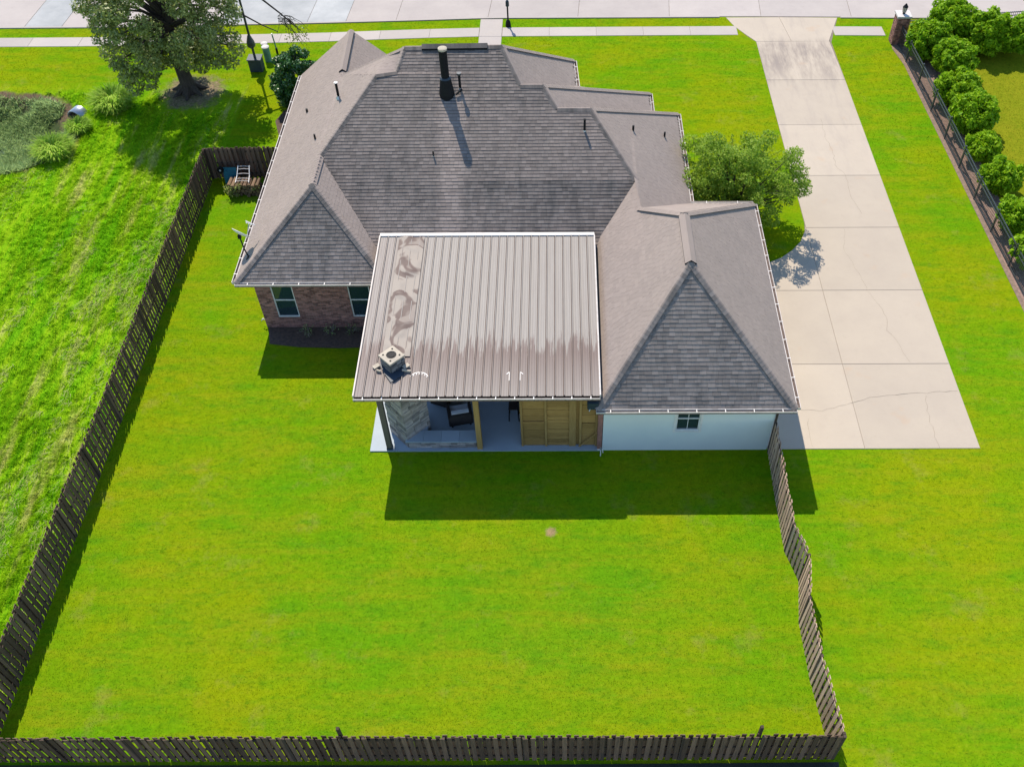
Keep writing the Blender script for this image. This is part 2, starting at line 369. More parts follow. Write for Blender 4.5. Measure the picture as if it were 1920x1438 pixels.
M['glass'] = simple('window_glass', (0.012, 0.03, 0.04), (0.02, 0.04, 0.05), 2, 0.04, spec=1.0)
M['curtain'] = simple('curtain', (0.20, 0.28, 0.27), (0.12, 0.18, 0.18), 3, 0.9)
M['mulch'] = simple('mulch', (0.115, 0.075, 0.055), (0.055, 0.04, 0.032), 9, 0.98, bs=0.9, bscale=22)
M['dark_ground'] = simple('dark_ground', (0.035, 0.035, 0.03), (0.02, 0.024, 0.018), 3, 0.98, bs=0.5, bscale=14)
M['mulch_light'] = simple('dry_mulch', (0.30, 0.2, 0.155), (0.15, 0.1, 0.085), 7, 0.98, bs=0.8, bscale=18)
M['dirt'] = simple('bare_soil', (0.24, 0.17, 0.12), (0.13, 0.095, 0.075), 5, 0.98, bs=0.8, bscale=14)
M['bark'] = simple('bark', (0.075, 0.06, 0.048), (0.04, 0.033, 0.028), 9, 0.95, bs=0.9, bscale=18, stretch=(1, 1, 0.25))
M['navy'] = simple('slate_plastic', (0.03, 0.045, 0.06), (0.02, 0.03, 0.045), 5, 0.5)
M['teal'] = simple('teal_plastic', (0.01, 0.13, 0.16), (0.008, 0.09, 0.12), 4, 0.5)
M['green_box'] = simple('green_enamel', (0.13, 0.26, 0.2), (0.08, 0.19, 0.14), 4, 0.5)
M['wicker'] = simple('wicker', (0.022, 0.018, 0.018), (0.04, 0.033, 0.03), 30, 0.7, bs=0.6, bscale=60)
M['cushion'] = simple('cushion', (0.55, 0.57, 0.6), None, 4, 0.9)
M['pale_leaf'] = mat_leaf('tall_grass_leaf', (0.16, 0.38, 0.006), (0.48, 0.62, 0.12), 0.5, 0.8, 0.1)
M['oak'] = mat_leaf('oak_leaf', (0.065, 0.11, 0.015), (0.36, 0.41, 0.12), 0.25, 0.45)
M['myrtle'] = mat_leaf('myrtle_leaf', (0.13, 0.27, 0.01), (0.43, 0.54, 0.08), 0.5, 0.6, 0.2)
M['holly'] = mat_leaf('holly_leaf', (0.015, 0.07, 0.01), (0.05, 0.15, 0.02), 0.15, 0.35, 0.5)
M['hedge'] = mat_leaf('hedge_leaf', (0.10, 0.27, 0.003), (0.33, 0.50, 0.010), 0.4, 0.6, 0.15)
M['ditch'] = mat_leaf('ditch_weed', (0.10, 0.20, 0.04), (0.50, 0.62, 0.27), 0.6, 0.9, 0.0)
M['dry'] = mat_leaf('dry_stem', (0.14, 0.12, 0.09), (0.26, 0.22, 0.17), 0.1, 0.8)
def mat_water():
    k = N('water'); return k.princ((0.03, 0.055, 0.05), 0.08, k.bump(k.noise(3, 2), 0.1, 0.02), spec=0.6)
M['water'] = mat_water()
def mat_sheet():
    k = N('flashing_sheet'); x, y, z = k.xyz()
    n = k.noise(1.0, 2, 0.45, k.mapping(k.pos, (1.0, 0.75, 0)), 1.1)
    c = k.mix(k.ramp(n, 0.47, 0.51), (0.275, 0.24, 0.205), (0.125, 0.092, 0.08))  # two-tone patches paint the wavy metal's reflections into the colour
    c = k.mix(k.math('MULTIPLY', k.ramp(n, 0.56, 0.6), 0.7), c, (0.26, 0.225, 0.195))
    return k.princ(c, 0.55, None, metal=0.0, spec=0.12)
M['sheet'] = mat_sheet()

# ------------------------------------------------------------------ ground and paving
def sstep(a, b, t):
    t = np.clip((t - a) / (b - a), 0, 1); return t * t * (3 - 2 * t)
def gz(x, y):
    x = np.asarray(x, float); y = np.asarray(y, float)
    e = np.sqrt(((x + 31.2) / 5.6) ** 2 + ((y - 43.9) / 4.2) ** 2)
    wob = 0.05 * np.sin(x * 2.1 + 1.3 * np.sin(y * 1.7))
    return -.8 * (1 - sstep(0.4, 1.0, e + wob))
def grid_axis(lo, hi, step, far):
    a = list(np.arange(lo, hi + 1e-6, step)); return np.array([-far, -120, -70, *a, 70, 120, far]) if lo < 0 else np.array(a)
gx = np.unique(np.concatenate([[-400, -150, -80, -50], np.arange(-42, -24, 0.3), np.arange(-24, 31, 5.0), [35, 50, 80, 150, 400]]))
gy = np.unique(np.concatenate([[-400, -100, -30, 0], np.arange(5, 38, 4.0), np.arange(38, 51, 0.3), [54, 60, 70, 100, 200, 600]]))
GX, GY = np.meshgrid(gx, gy); GZ = gz(GX, GY)
nx_, ny_ = len(gx), len(gy)
idx = np.arange(nx_ * ny_).reshape(ny_, nx_)
Fq = np.stack([idx[:-1, :-1], idx[:-1, 1:], idx[1:, 1:], idx[1:, :-1]], -1).reshape(-1, 4)
g = bpy.data.objects.new('ground', mesh_np('ground', np.stack([GX, GY, GZ], -1).reshape(-1, 3), Fq, M['ground'], smooth=True)); link(g); setp(g, kind='structure')

ST_X = [-60, -28.85, -15, -9.5, -4.3, 10.4, 20.8, 60]; ST_Y = [55.05, 55.13, 55.51, 55.75, 56.02, 56.0, 55.79, 55.3]
SW_X = [-60, -28.5, -14.8, -9.4, -4.8, 10.7, 19.8, 60]; SW_Y = [53.95, 54.01, 54.38, 54.73, 54.92, 54.96, 54.8, 54.4]
sty = lambda x: float(np.interp(x, ST_X, ST_Y)); swy = lambda x: float(np.interp(x, SW_X, SW_Y))
def shrink(poly, d):
    cx = sum(p[0] for p in poly) / len(poly); cy = sum(p[1] for p in poly) / len(poly)
    n = len(poly); out = []
    A = sum(poly[i][0] * poly[(i + 1) % n][1] - poly[(i + 1) % n][0] * poly[i][1] for i in range(n))
    sgn = 1 if A > 0 else -1
    for i in range(n):
        p0 = Vector((*poly[i - 1], 0)); p1 = Vector((*poly[i], 0)); p2 = Vector((*poly[(i + 1) % n], 0))
        d1 = (p1 - p0).normalized(); d2 = (p2 - p1).normalized()
        n1 = Vector((-d1.y, d1.x, 0)) * sgn; n2 = Vector((-d2.y, d2.x, 0)) * sgn
        b = (n1 + n2); b = b / max(b.dot(n1), 0.3)
        q = p1 + b * d; out.append((q.x, q.y))
    return out
def ccw(poly):
    n = len(poly); A = sum(poly[i][0] * poly[(i + 1) % n][1] - poly[(i + 1) % n][0] * poly[i][1] for i in range(n))
    return poly if A > 0 else poly[::-1]
def slabs(struct_name, base_poly, polys, name, mat, top, gap=0.006, base_z=0.005, mats=None):
    b = MB().add([(x, y, base_z) for x, y in ccw(base_poly)], [tuple(range(len(base_poly)))]).obj(struct_name, M['joint'])
    setp(b, kind='structure')
    for i, p in enumerate(polys):
        m_ = MB(); m_.cur = 0.0; p = ccw(p)
        q = shrink(p, gap); q2 = shrink(p, gap + 0.012); n = len(q)
        zt = top + random.uniform(-0.002, 0.002)
        P = [(x, y, -0.02) for x, y in q] + [(x, y, zt - 0.01) for x, y in q] + [(x, y, zt) for x, y in q2]
        F = [(k, (k + 1) % n, n + (k + 1) % n, n + k) for k in range(n)] + [(n + k, n + (k + 1) % n, 2 * n + (k + 1) % n, 2 * n + k) for k in range(n)] + [tuple(range(2 * n, 3 * n))]
        m_.add(P, F); m_.obj(name, (mats or {}).get(i, mat), b)
    return b
# street
jx = [-44.3, -38.6, -33.0, -30.7, -27.2, -21.0, -15.6, -13.2, -10.1, -4.4, 1.2, 6.9, 12.6, 18.2, 23.8, 29.4, 35.0]
sp = []; smt = {}
for i in range(len(jx) - 1):
    a, b = jx[i], jx[i + 1]
    sp.append([(a, sty(a) + 0.16), (b, sty(b) + 0.16), (b + .25, 60.0), (a + .25, 60.0)])
    if jx[i] in (-33.0, -21.0, -15.6): smt[len(sp) - 1] = M['street_new']
    sp.append([(a + .25, 60.0), (b + .25, 60.0), (b + .5, 64.2), (a + .5, 64.2)])
    if jx[i] in (-33.0, -27.2, -21.0): smt[len(sp) - 1] = M['street_new']
slabs('street', [(-44.3, 55.0)] + [(x, sty(x) + 0.1) for x in ST_X[1:-1]] + [(35, 55.6), (35, 64.2), (-44, 64.2)], sp, 'street_slab', M['street'], 0.02, 0.012, mats=smt)
# kerb stones along the street
kb = MB()
xs = np.arange(-44, 35, 1.5)
for a, b in zip(xs[:-1], xs[1:]):
    if 10.3 < (a + b) / 2 < 17.4: continue
    kb.hexa([(a, sty(a) + .0, -.02), (b, sty(b) + .0, -.02), (b, sty(b) + .15, -.02), (a, sty(a) + .15, -.02), (a, sty(a) + .0, .055), (b, sty(b) + .0, .055), (b, sty(b) + .13, .055), (a, sty(a) + .13, .055)])
setp(kb.obj('kerb', M['pave']), kind='structure')
# pavement (footpath) in panels
pv = []
for lo, hi in ((-44.0, -4.86), (-3.44, 10.9), (16.75, 19.8)):
    n = max(1, round((hi - lo) / 3.1)); e = np.linspace(lo, hi, n + 1)
    for a, b in zip(e[:-1], e[1:]): pv.append([(a, swy(a) - 1.06), (b, swy(b) - 1.06), (b, swy(b)), (a, swy(a))])
pv[-1][1] = (19.82, 53.72)
pv_a = [p for p in pv]
slabs('pavement', [(-44, 52.9), (-28.5, 52.96), (-14.8, 53.34), (-9.4, 53.68), (-4.8, 53.86), (10.7, 53.9), (10.7, 54.95), (-4.8, 54.9), (-9.4, 54.7), (-14.8, 54.36), (-28.5, 54.0), (-44, 53.97)], pv_a, 'pavement_panel', M['pave'], 0.022)
slabs('front_path', [(-4.84, 46.2), (-3.46, 46.2), (-3.46, 55.9), (-4.84, 55.9)], [[(-4.84, a), (-3.46, a), (-3.46, b), (-4.84, b)] for a, b in ((46.2, 48.1), (48.1, 50.0), (50.0, 51.9), (51.9, 53.85), (53.85, 55.95))], 'path_slab', M['pave'], 0.024)
# driveway
XL, XR = 11.88, 16.38
curve = [(11.87, 36.2), (11.78, 35.55), (11.45, 34.8), (10.97, 34.2), (10.36, 33.66), (9.4, 33.15), (8.07, 32.9)]
dr = []
for a, b in ((26.93, 22.47), (31.42, 26.93), (35.8, 31.42), (39.9, 35.8), (44.4, 39.9), (48.85, 44.4), (53.1, 48.85)):
    dr.append([(XL, b), (XR, b), (XR - (0.1 if a > 50 else 0), a), (XL, a)])
dr.append([(8.07, 22.47), (XL, 22.47), (XL, 26.93), (8.07, 26.93)])
dr.append([(8.07, 26.93), (XL, 26.93), (XL, 31.42), (8.07, 31.42)])
dr.append([(8.07, 31.42), (XL, 31.42), (XL, 35.9)] + curve[1:])
dr.append([(11.87, 53.1), (14.0, 53.09), (13.7, 56.0), (10.4, 56.0), (10.77, 54.95), (11.35, 53.93)])
dr.append([(14.0, 53.09), (16.25, 53.07), (16.55, 53.9), (17.3, 55.9), (13.7, 56.0)])
slabs('driveway', [(8.07, 22.47), (XR, 22.47), (XR, 53.0), (17.3, 55.9), (10.4, 56.0), (11.35, 53.9), (11.88, 53.1)] + curve, dr, 'driveway_slab', M['drive'], 0.026)
# hairline cracks across the driveway
ck = MB()
def crack(pts, wd=0.018):
    P = []
    for (x0, y0), (x1, y1) in zip(pts[:-1], pts[1:]):
        n = max(2, int(math.hypot(x1 - x0, y1 - y0) / 0.25))
        for k in range(n): t = k / n; P.append((x0 + (x1 - x0) * t + random.uniform(-.05, .05), y0 + (y1 - y0) * t + random.uniform(-.05, .05)))
    P.append(pts[-1])
    for (x0, y0), (x1, y1) in zip(P[:-1], P[1:]):
        d = Vector((x1 - x0, y1 - y0)).normalized(); nn = Vector((-d.y, d.x)) * wd / 3.4 * random.uniform(.5, 1.2)
        ck.add([(x0 - nn.x, y0 - nn.y, .0325), (x1 - nn.x, y1 - nn.y, .0325), (x1 + nn.x, y1 + nn.y, .0325), (x0 + nn.x, y0 + nn.y, .0325)], [(0, 1, 2, 3)])
crack([(8.9, 24.5), (10.6, 24.4), (11.8, 24.75), (12.9, 25.15), (14.5, 25.3), (16.3, 25.4)])
crack([(13.9, 31.4), (14.25, 30.2), (14.4, 29.6), (14.2, 28.9), (14.45, 28.2), (14.75, 27.0)], .014)
crack([(14.25, 44.9), (14.2, 43.2), (14.35, 41.8), (14.25, 40.8), (14.6, 39.9), (14.55, 38.0), (14.8, 36.8)], .016)
crack([(13.7, 35.7), (13.4, 34.2), (13.7, 32.6), (13.9, 31.5)], .012)
crack([(14.9, 25.2), (14.75, 23.8), (14.8, 22.5)], .012)
crack([(9.9, 24.0), (9.85, 22.6)], .012)
cko = ck.obj('crack', M['joint'], bpy.data.objects['driveway']); setp(cko, kind='stuff')
# planting beds (soil) and a dark strip : thin sheets
def sheet(name, poly, z, mat):
    poly = ccw(poly); o = MB().add([(x, y, z) for x, y in poly], [tuple(range(len(poly)))]).obj(name, mat); return setp(o, kind='structure')
sheet('mulch_bed', [(-12.75, 29.25), (-12.5, 28.25), (-11.2, 28.05), (-9.5, 27.98), (-7.5, 28.05), (-7.5, 29.25)], 0.02, M['mulch'])
sheet('mulch_bed', [(-12.9, 46.6), (-14.2, 46.7), (-15.2, 46.0), (-15.5, 45.0), (-14.9, 43.2), (-14.0, 42.0), (-12.9, 41.6)], 0.02, M['mulch'])
sheet('mulch_bed', [(20.05, 53.4), (20.35, 52.3), (20.25, 50.6), (20.42, 45.6), (20.5, 40.5), (20.62, 35.5), (20.72, 28), (22.2, 28), (21.9, 35), (21.8, 42), (22.0, 48), (22.6, 51.0), (24.5, 52.0), (30, 52.2), (30, 53.8)], 0.02, M['mulch_light'])
sheet('soil_edge', [(20.0, 53.3), (19.85, 52.2), (20.12, 50.4), (20.2, 46), (20.3, 41), (20.4, 36), (20.55, 28), (20.72, 28), (20.62, 35.5), (20.5, 40.5), (20.42, 45.6), (20.25, 50.6), (20.35, 52.3), (20.05, 53.4)], 0.016, M['dirt'])
sheet('dark_strip', [(-21, 8.2), (8.45, 8.2), (8.5, 10.45), (-3, 10.4), (-17.75, 10.45), (-21, 10.4)], 0.012, M['dark_ground'])  # near black sheet on the ground outside the rear fence
wv = MB().add([(-37, 39.5, -.74), (-27.2, 39.5, -.74), (-27.2, 48, -.74), (-37, 48, -.74)], [(0, 1, 2, 3)]).obj('pond_water', M['water']); setp(wv, kind='structure')

# ------------------------------------------------------------------ house
house = thing('house', 'single storey house with grey hipped shingle roof and brick and white walls', 'house', (-2, 36, 0))
roof_mb = MB()
SW = (-13.3, 28.77, 3.13); apS = (-10.16, 31.92, 5.68); p600 = (-10.15, 33.88, 5.68); p705 = (-7.9, 37.11, 7.52)
p744 = (-7.01, 37.256, 7.575); p760 = (-6.675, 38.268, 8.15); p940 = (-2.497, 38.313, 8.176); p976 = (-1.654, 36.685, 7.248); p1017 = (-.695, 36.68, 7.245)
p1045 = (-.071, 35.725, 6.70); p1107 = (1.361, 35.718, 6.697); p1193 = (3.24, 32.8, 5.15); p1125 = (1.68, 30.75, 3.76)
SE = (-7.0, 28.77, 3.13); vSE = (-7.02, 29.46, 3.13); eS = (1.33, 29.6, 3.17)
vN = (-10.17, 40.3, 5.6); apN = (-10.36, 44.5, 5.57); NW = (-13.3, 44.5, 3.13); gE = (-7.43, 44.5, 3.13)
A1 = (.70, 41.83, 5.43); A2 = (.824, 39.71, 5.32); B1 = (4.57, 42.6, 3.13); B2 = (4.56, 41.0, 3.14)
C1 = (5.83, 40.78, 3.13); C0 = (5.83, 33.75, 3.13); v1213 = (3.27, 30.9, 5.17)
gSW = (1.3, 21.97, 3.13); gSE = (8.55, 21.97, 3.13); gAp = (4.71, 25.8, 6.8); gRN = (4.72, 28.5, 6.8); gNE = (8.6, 33.72, 3.13)
PLANES = dict(
    south=[vSE, eS, p1125, p1193, p1107, p1045, p1017, p976, p940, p760, p744, p705, p600],
    wingS=[SW, SE, apS],
    wingE=[SE, vSE, p600, apS],
    west=[NW, SW, apS, p600, p705, vN, apN],
    westK=[p705, p744, p760, vN],
    gableE=[gE, apN, vN, (-7.43, 43.0, 3.2)],
    north=[(-7.43, 43.0, 3.2), vN, p760, p940, A1, (.7, 43.0, 4.6)],
    eastA=[A2, A1, p940, p976],
    northB=[A2, p976, p1017, B1, (.83, 42.6, 3.2)],
    eastB=[B2, B1, p1017, p1045],
    northC=[B2, p1045, p1107, C1],
    eastC=[C0, C1, p1107, p1193, v1213],
    gar_s=[gSW, gSE, gAp],
    gar_e=[gSE, gNE, gRN, gAp],
    gar_w=[gSW, gAp, gRN, v1213, p1193, p1125, eS],
    gar_n=[gNE, C0, v1213, gRN])
def newell(P):
    n = Vector((0, 0, 0))
    for i in range(len(P)): n += Vector(P[i]).cross(Vector(P[(i + 1) % len(P)]))
    n.normalize(); return n if n.z > 0 else -n
for nm, P in PLANES.items():
    n = newell(P); d = min(Vector(p).dot(n) for p in P)
    roof_mb.poly([(p[0], p[1], p[2] - (Vector(p).dot(n) - d) / n.z - .06) for p in P])
# close the high front eave of the tall bay
roof_mb.poly([(.70, 41.8, 5.36), (.82, 39.72, 5.25), (.79, 39.72, 3.0), (.67, 41.8, 3.0)])
roof_mb.poly([(-7.43, 43.0, 3.1), (.7, 43.0, 4.5), (.7, 43.0, 3.0), (-7.43, 43.0, 3.0)])
roof = roof_mb.obj('roof', M['deck'], house)

sh_all = MB()
def edge_mat(o):
    o.data.materials.append(M['shingle_edge']); n_ = len(o.data.polygons); a_ = np.zeros(n_, np.int32); a_[1::4] = 1
    o.data.polygons.foreach_set('material_index', a_); o.data.update(); return o
def shingle_plane(P, expo=0.155, wid=0.25, thick=(0.011, 0.019), single=False, lim=0):
    P = [Vector(p) for p in P]
    nrm = Vector((0, 0, 0))
    for i in range(len(P)): nrm += P[i].cross(P[(i + 1) % len(P)])
    nrm.normalize()
    if nrm.z < 0: nrm = -nrm
    u = Vector((0, 0, 1)).cross(nrm).normalized(); v = nrm.cross(u).normalized()   # v goes up the slope
    o = min(P, key=lambda p: p.dot(v))
    uv = [((p - o).dot(u), (p - o).dot(v), (p - o).dot(nrm)) for p in P]
    vmax = max(q[1] for q in uv)
    def spans(vv):
        xs = []
        for i in range(len(uv)):
            a, b = uv[i], uv[(i + 1) % len(uv)]
            if (a[1] <= vv) != (b[1] <= vv):
                t = (vv - a[1]) / (b[1] - a[1]); xs.append((a[0] + t * (b[0] - a[0]), a[2] + t * (b[2] - a[2])))
        xs.sort(); return [(xs[i], xs[i + 1]) for i in range(0, len(xs) - 1, 2)]
    row = 0; vv = 0.0; n1 = 0
    while vv < vmax - 0.02:
        v1 = min(vv + expo, vmax - 0.002)
        sa = spans(vv + 0.003); sb = spans(v1 - 0.001)
        if len(sa) == len(sb):
            for (a0, a1), (b0, b1) in zip(sa, sb):
                lo, hi = min(a0[0], b0[0]), max(a1[0], b1[0])
                off = random.uniform(0, wid); s0 = lo - off
                while s0 < hi:
                    ww = wid * random.uniform(0.75, 1.25); s1 = s0 + ww - 0.006
                    # clip both edges
                    xa0, xa1 = max(s0, a0[0]), min(s1, a1[0]); xb0, xb1 = max(s0, b0[0]), min(s1, b1[0])
                    if xa1 > xa0 + 0.005 or xb1 > xb0 + 0.005:
                        xa1 = max(xa1, xa0 + 0.001); xb1 = max(xb1, xb0 + 0.001)
                        def hgt(x, e0, e1):
                            t = 0 if e1[0] - e0[0] < 1e-6 else (x - e0[0]) / (e1[0] - e0[0]); return e0[1] + min(max(t, 0), 1) * (e1[1] - e0[1])
                        t_ = random.uniform(*thick); jit = random.uniform(-.006, .006)
                        W_ = lambda x, y, h: o + u * x + v * y + nrm * h
                        ya = vv + jit * (vv > 0.01) - (0.015 if vv < 0.01 else 0)
                        yb = v1 + 0.03
                        q = [W_(xa0, ya, hgt(xa0, a0, a1) - .002), W_(xa1, ya, hgt(xa1, a0, a1) - .002), W_(xb1, v1, hgt(xb1, b0, b1) - .004), W_(xb0, v1, hgt(xb0, b0, b1) - .004),
                             W_(xa0, ya, hgt(xa0, a0, a1) + t_), W_(xa1, ya, hgt(xa1, a0, a1) + t_), W_(xb1, v1, hgt(xb1, b0, b1) + .003), W_(xb0, v1, hgt(xb0, b0, b1) + .003)]
                        F5 = [(4, 5, 6, 7), (0, 1, 5, 4), (1, 2, 6, 5), (3, 0, 4, 7)]
                        if single and n1 < lim:
                            mb = MB(); mb.cur = random.random(); mb.add(q, F5); edge_mat(mb.obj('shingle', M['shingle'], roof)); n1 += 1
                        else:
                            sh_all.cur = random.random(); sh_all.add(q, F5)
                    s0 += ww
        vv += expo; row += 1
shingle_plane(PLANES['gar_s'], thick=(.013, .02), single=True, lim=300)
for nm in PLANES:
    if nm != 'gar_s': shingle_plane(PLANES[nm], thick={'wingS': (.013, .02), 'south': (.017, .024)}.get(nm, (.006, .011)))
o = edge_mat(sh_all.obj('shingle', M['shingle'], roof)); setp(o, kind='stuff')
# hip and ridge caps
def caps(pts, name='ridge_cap', wd=0.17, up_=0.03, drop=0.085):
    mb = MB()
    for a, b in zip(pts[:-1], pts[1:]):
        a = Vector(a); b = Vector(b); L = (b - a).length; d = (b - a) / L; s = d.cross(Vector((0, 0, 1))).normalized(); uu = s.cross(d)
        n = max(1, int(L / 0.16))
        for k in range(n):
            mb.cur = random.random()
            p = a + d * (k * L / n - 0.01); q = a + d * ((k + 1) * L / n + 0.015); lo, hi = up_ + 0.007, up_
            jj = random.uniform(-.002, .002)
            drop = .09 * (1 if abs(d.z) < .05 else .75)
            mb.add([p - s * wd + uu * (lo - drop), p - s * .03 + uu * (lo + jj), p + s * .03 + uu * (lo + jj), p + s * wd + uu * (lo - drop), q - s * wd + uu * (hi - drop), q - s * .03 + uu * hi, q + s * .03 + uu * hi, q + s * wd + uu * (hi - drop),
                    p - s * wd + uu * (lo - drop - .02), p + s * wd + uu * (lo - drop - .02)],
                   [(0, 1, 5, 4), (1, 2, 6, 5), (2, 3, 7, 6), (0, 8, 9, 3, 2, 1)])
    o = mb.obj(name, M['shingle'], roof); return setp(o, kind='stuff')
for pts in ([SW, apS], [SE, apS], [apS, p600], [p600, p705], [p705, p744, p760], [p760, p940], [p940, p976], [p976, p1017], [p1017, p1045], [p1045, p1107], [p1107, p1193], [gSW, gAp], [gSE, gAp], [gRN, gNE], [gRN, v1213],
            [p940, A1], [p1017, B1], [p1107, C1], [vN, apN], [p760, vN]): caps(pts)
def ridge_vent(a, b, wd=0.3, h=0.05, off=0.04):
    a = Vector(a) + Vector((0, 0, off)); b = Vector(b) + Vector((0, 0, off)); d = (b - a).normalized(); s = d.cross(Vector((0, 0, 1))).normalized(); z = Vector((0, 0, 1))
    P = []
    for p in (a, b):
        P += [p - s * wd / 2 - z * (wd * .36), p - s * wd / 2 + z * (h - wd * .36), p + z * h, p + s * wd / 2 + z * (h - wd * .36), p + s * wd / 2 - z * (wd * .36)]
    mb = MB().add(P, [(1, 2, 7, 6), (2, 3, 8, 7)]); mb.obj('ridge_vent', M['shingle'], roof)
    MB().add(P, [(0, 1, 6, 5), (4, 9, 8, 3), (0, 4, 3, 2, 1), (5, 6, 7, 8, 9)]).obj('ridge_vent_slot', M['black'], roof)
ridge_vent((4.72, 25.75, 6.8), (4.72, 28.4, 6.8), 0.42, 0.06)
ridge_vent((-5.95, 38.275, 8.15), (-3.1, 38.3, 8.17), 0.36, 0.1)
ridge_vent((-10.2, 40.6, 5.6), (-10.35, 44.3, 5.57), 0.34, 0.1)

# eaves: soffit, fascia, gutters
def soffit(poly, z): MB().prism(ccw(poly), z - .03, z).obj('soffit', M['offwhite'], house)
soffit([(-13.25, 28.82), (-7.05, 28.82), (-7.05, 44.45), (-13.25, 44.45)], 3.02)
soffit([(-7.04, 29.5), (1.29, 29.5), (1.29, 42.95), (-7.04, 42.95)], 3.025)
soffit([(1.34, 22.02), (8.5, 22.02), (8.5, 33.68), (1.34, 33.68)], 3.03)
soffit([(1.36, 33.7), (4.5, 33.7), (4.5, 42.5), (1.36, 42.5)], 3.02)
soffit([(4.52, 33.7), (5.78, 33.7), (5.78, 40.7), (4.52, 40.7)], 3.015)
def eave(a, b, out, brk=0.92, gut=True, mat='gutter'):
    a = Vector(a); b = Vector(b); out = Vector(out)
    MB().beam(a + out * .0 - Vector((0, 0, .075)), b + out * .0 - Vector((0, 0, .075)), .025, .16).obj('fascia', M['offwhite'], house)
    if not gut: return
    mb = MB()
    tg = MB(); tg.beam(a + out * .072 - Vector((0, 0, .11)), b + out * .07 - Vector((0, 0, .11)), .14, .03); tg.obj('gutter_trough', M['trough'], house)
    mb.beam(a + out * .135 - Vector((0, 0, .05)), b + out * .135 - Vector((0, 0, .05)), .014, .06)
    mb.beam(a + out * .128 - Vector((0, 0, .022)), b + out * .128 - Vector((0, 0, .022)), .022, .012)
    for e in (a, b): 
        d = (b - a).normalized(); mb.beam(e + out * .02 - Vector((0, 0, .075)), e + out * .13 - Vector((0, 0, .075)), .012, .11)
    mb.obj('gutter', M[mat], house)
    L = (b - a).length; n = int(L / brk)
    for k in range(n):
        p = a + (b - a) * ((k + .5) / n)
        q = MB(); q.beam(p + out * .0 - Vector((0, 0, .008)), p + out * .15 - Vector((0, 0, .008)), .026, .014); q.obj('gutter_bracket', M['white'], house)
eave((-13.3, 28.75, 3.13), (-7.0, 28.75, 3.13), (0, -1, 0))
eave((-13.32, 28.8, 3.13), (-13.32, 44.4, 3.13), (-1, 0, 0))
eave((1.3, 21.95, 3.13), (8.57, 21.95, 3.13), (0, -1, 0))
eave((8.59, 22.0, 3.13), (8.62, 33.7, 3.13), (1, 0, 0))
eave((5.85, 33.9, 3.13), (5.85, 40.76, 3.13), (1, 0, 0))
eave((4.58, 41.0, 3.13), (4.58, 42.58, 3.13), (1, 0, 0))
eave((.845, 39.75, 5.31), (.72, 41.8, 5.42), (1, 0, 0))
eave((5.85, 33.78, 3.13), (8.6, 33.76, 3.13), (0, 1, 0))
# walls
def wall(x0, x1, y0, y1, z0, z1, mat, name='wall', label=None):
    o = MB().bx(x0, x1, y0, y1, z0, z1).obj(name, M[mat], house)
    if label: o['label'] = label
    return o
YW, YG = 29.27, 22.47
W1 = (-12.15, -11.23, .63, 2.62); W2 = (-8.92, -8.0, .63, 2.62); W3 = (4.37, 5.26, 1.22, 2.62)
def wall_with_holes(x0, x1, y, t, z0, z1, holes, mat, label):
    """south facing wall with window openings, face at y"""
    mb = MB(); xs = [x0]
    for h in sorted(holes): xs += [h[0], h[1]]
    xs.append(x1)
    for i in range(0, len(xs), 2): mb.bx(xs[i], xs[i + 1], y, y + t, z0, z1)
    for h in holes:
        mb.bx(h[0], h[1], y, y + t, z0, h[2]); mb.bx(h[0], h[1], y, y + t, h[3], z1)
    o = mb.obj('wall', M[mat], house); o['label'] = label
    return o
bw = wall_with_holes(-12.8, -7.45, YW, .2, 0, 2.985, [W1, W2], 'mortar', 'dark red brick wall with two windows')
wall(-12.79, -12.6, YW + .2, 44.3, 0, 2.985, 'brick'); wall(-7.45, -7.25, YW, 30.0, 0, 2.985, 'brick')
wall(-7.25, 1.62, 29.95, 30.15, 0, 2.99, 'brick')
gw = wall_with_holes(1.62, 8.03, YG, .2, 0, 2.995, [W3], 'white_wall', 'white painted wall with one small window')
wall(7.83, 8.03, YG + .2, 33.2, 0, 2.995, 'white_wall'); wall(1.62, 1.80, YG + .2, 30.2, 0, 2.995, 'brick')
wall(5.3, 7.83, 33.0, 33.2, 0, 2.995, 'brick'); wall(5.1, 5.3, 33.0, 40.2, 0, 2.98, 'brick'); wall(3.9, 4.1, 40.2, 42.0, 0, 2.98, 'brick')
wall(-12.6, 3.9, 42.0, 42.2, 0, 2.98, 'brick'); wall(-12.6, -7.6, 44.1, 44.3, 0, 2.985, 'brick')
gm = MB().add([(-13.0, 44.28, 3.0), (-7.7, 44.28, 3.0), (-10.36, 44.28, 5.4), (-13.0, 44.32, 3.0), (-7.7, 44.32, 3.0), (-10.36, 44.32, 5.4)], [(0, 1, 2), (5, 4, 3)]).obj('gable_wall', M['brick'], house)
wall(.45, .6, 39.8, 42.0, 3.03, 5.1, 'brick')
# bricks of the left rear wall, one by one
nb = 0; rest = MB()
bh, bwid, jt = .067, .205, .011
proto = {}
z = .02; row = 0
cand = []
while z < 2.95:
    x = -12.8 - (bwid / 2 if row % 2 else 0)
    while x < -7.46:
        a, b = max(x, -12.8), min(x + bwid, -7.46)
        segs = [(a, b)]
        for h in (W1, W2):
            if z + bh > h[2] - .03 and z < h[3]:
                ns = []
                for s0, s1 in segs:
                    if s1 <= h[0] or s0 >= h[1]: ns.append((s0, s1)); continue
                    if s0 < h[0]: ns.append((s0, h[0]))
                    if s1 > h[1]: ns.append((h[1], s1))
                segs = ns
        for s0, s1 in segs:
            if s1 - s0 > .03: cand.append((s0, s1, z))
        x += bwid + jt
    z += bh + jt; row += 1
key = sorted(range(len(cand)), key=lambda i: abs(cand[i][2] - 1.6) + abs(cand[i][0] + 10.3) * .12)
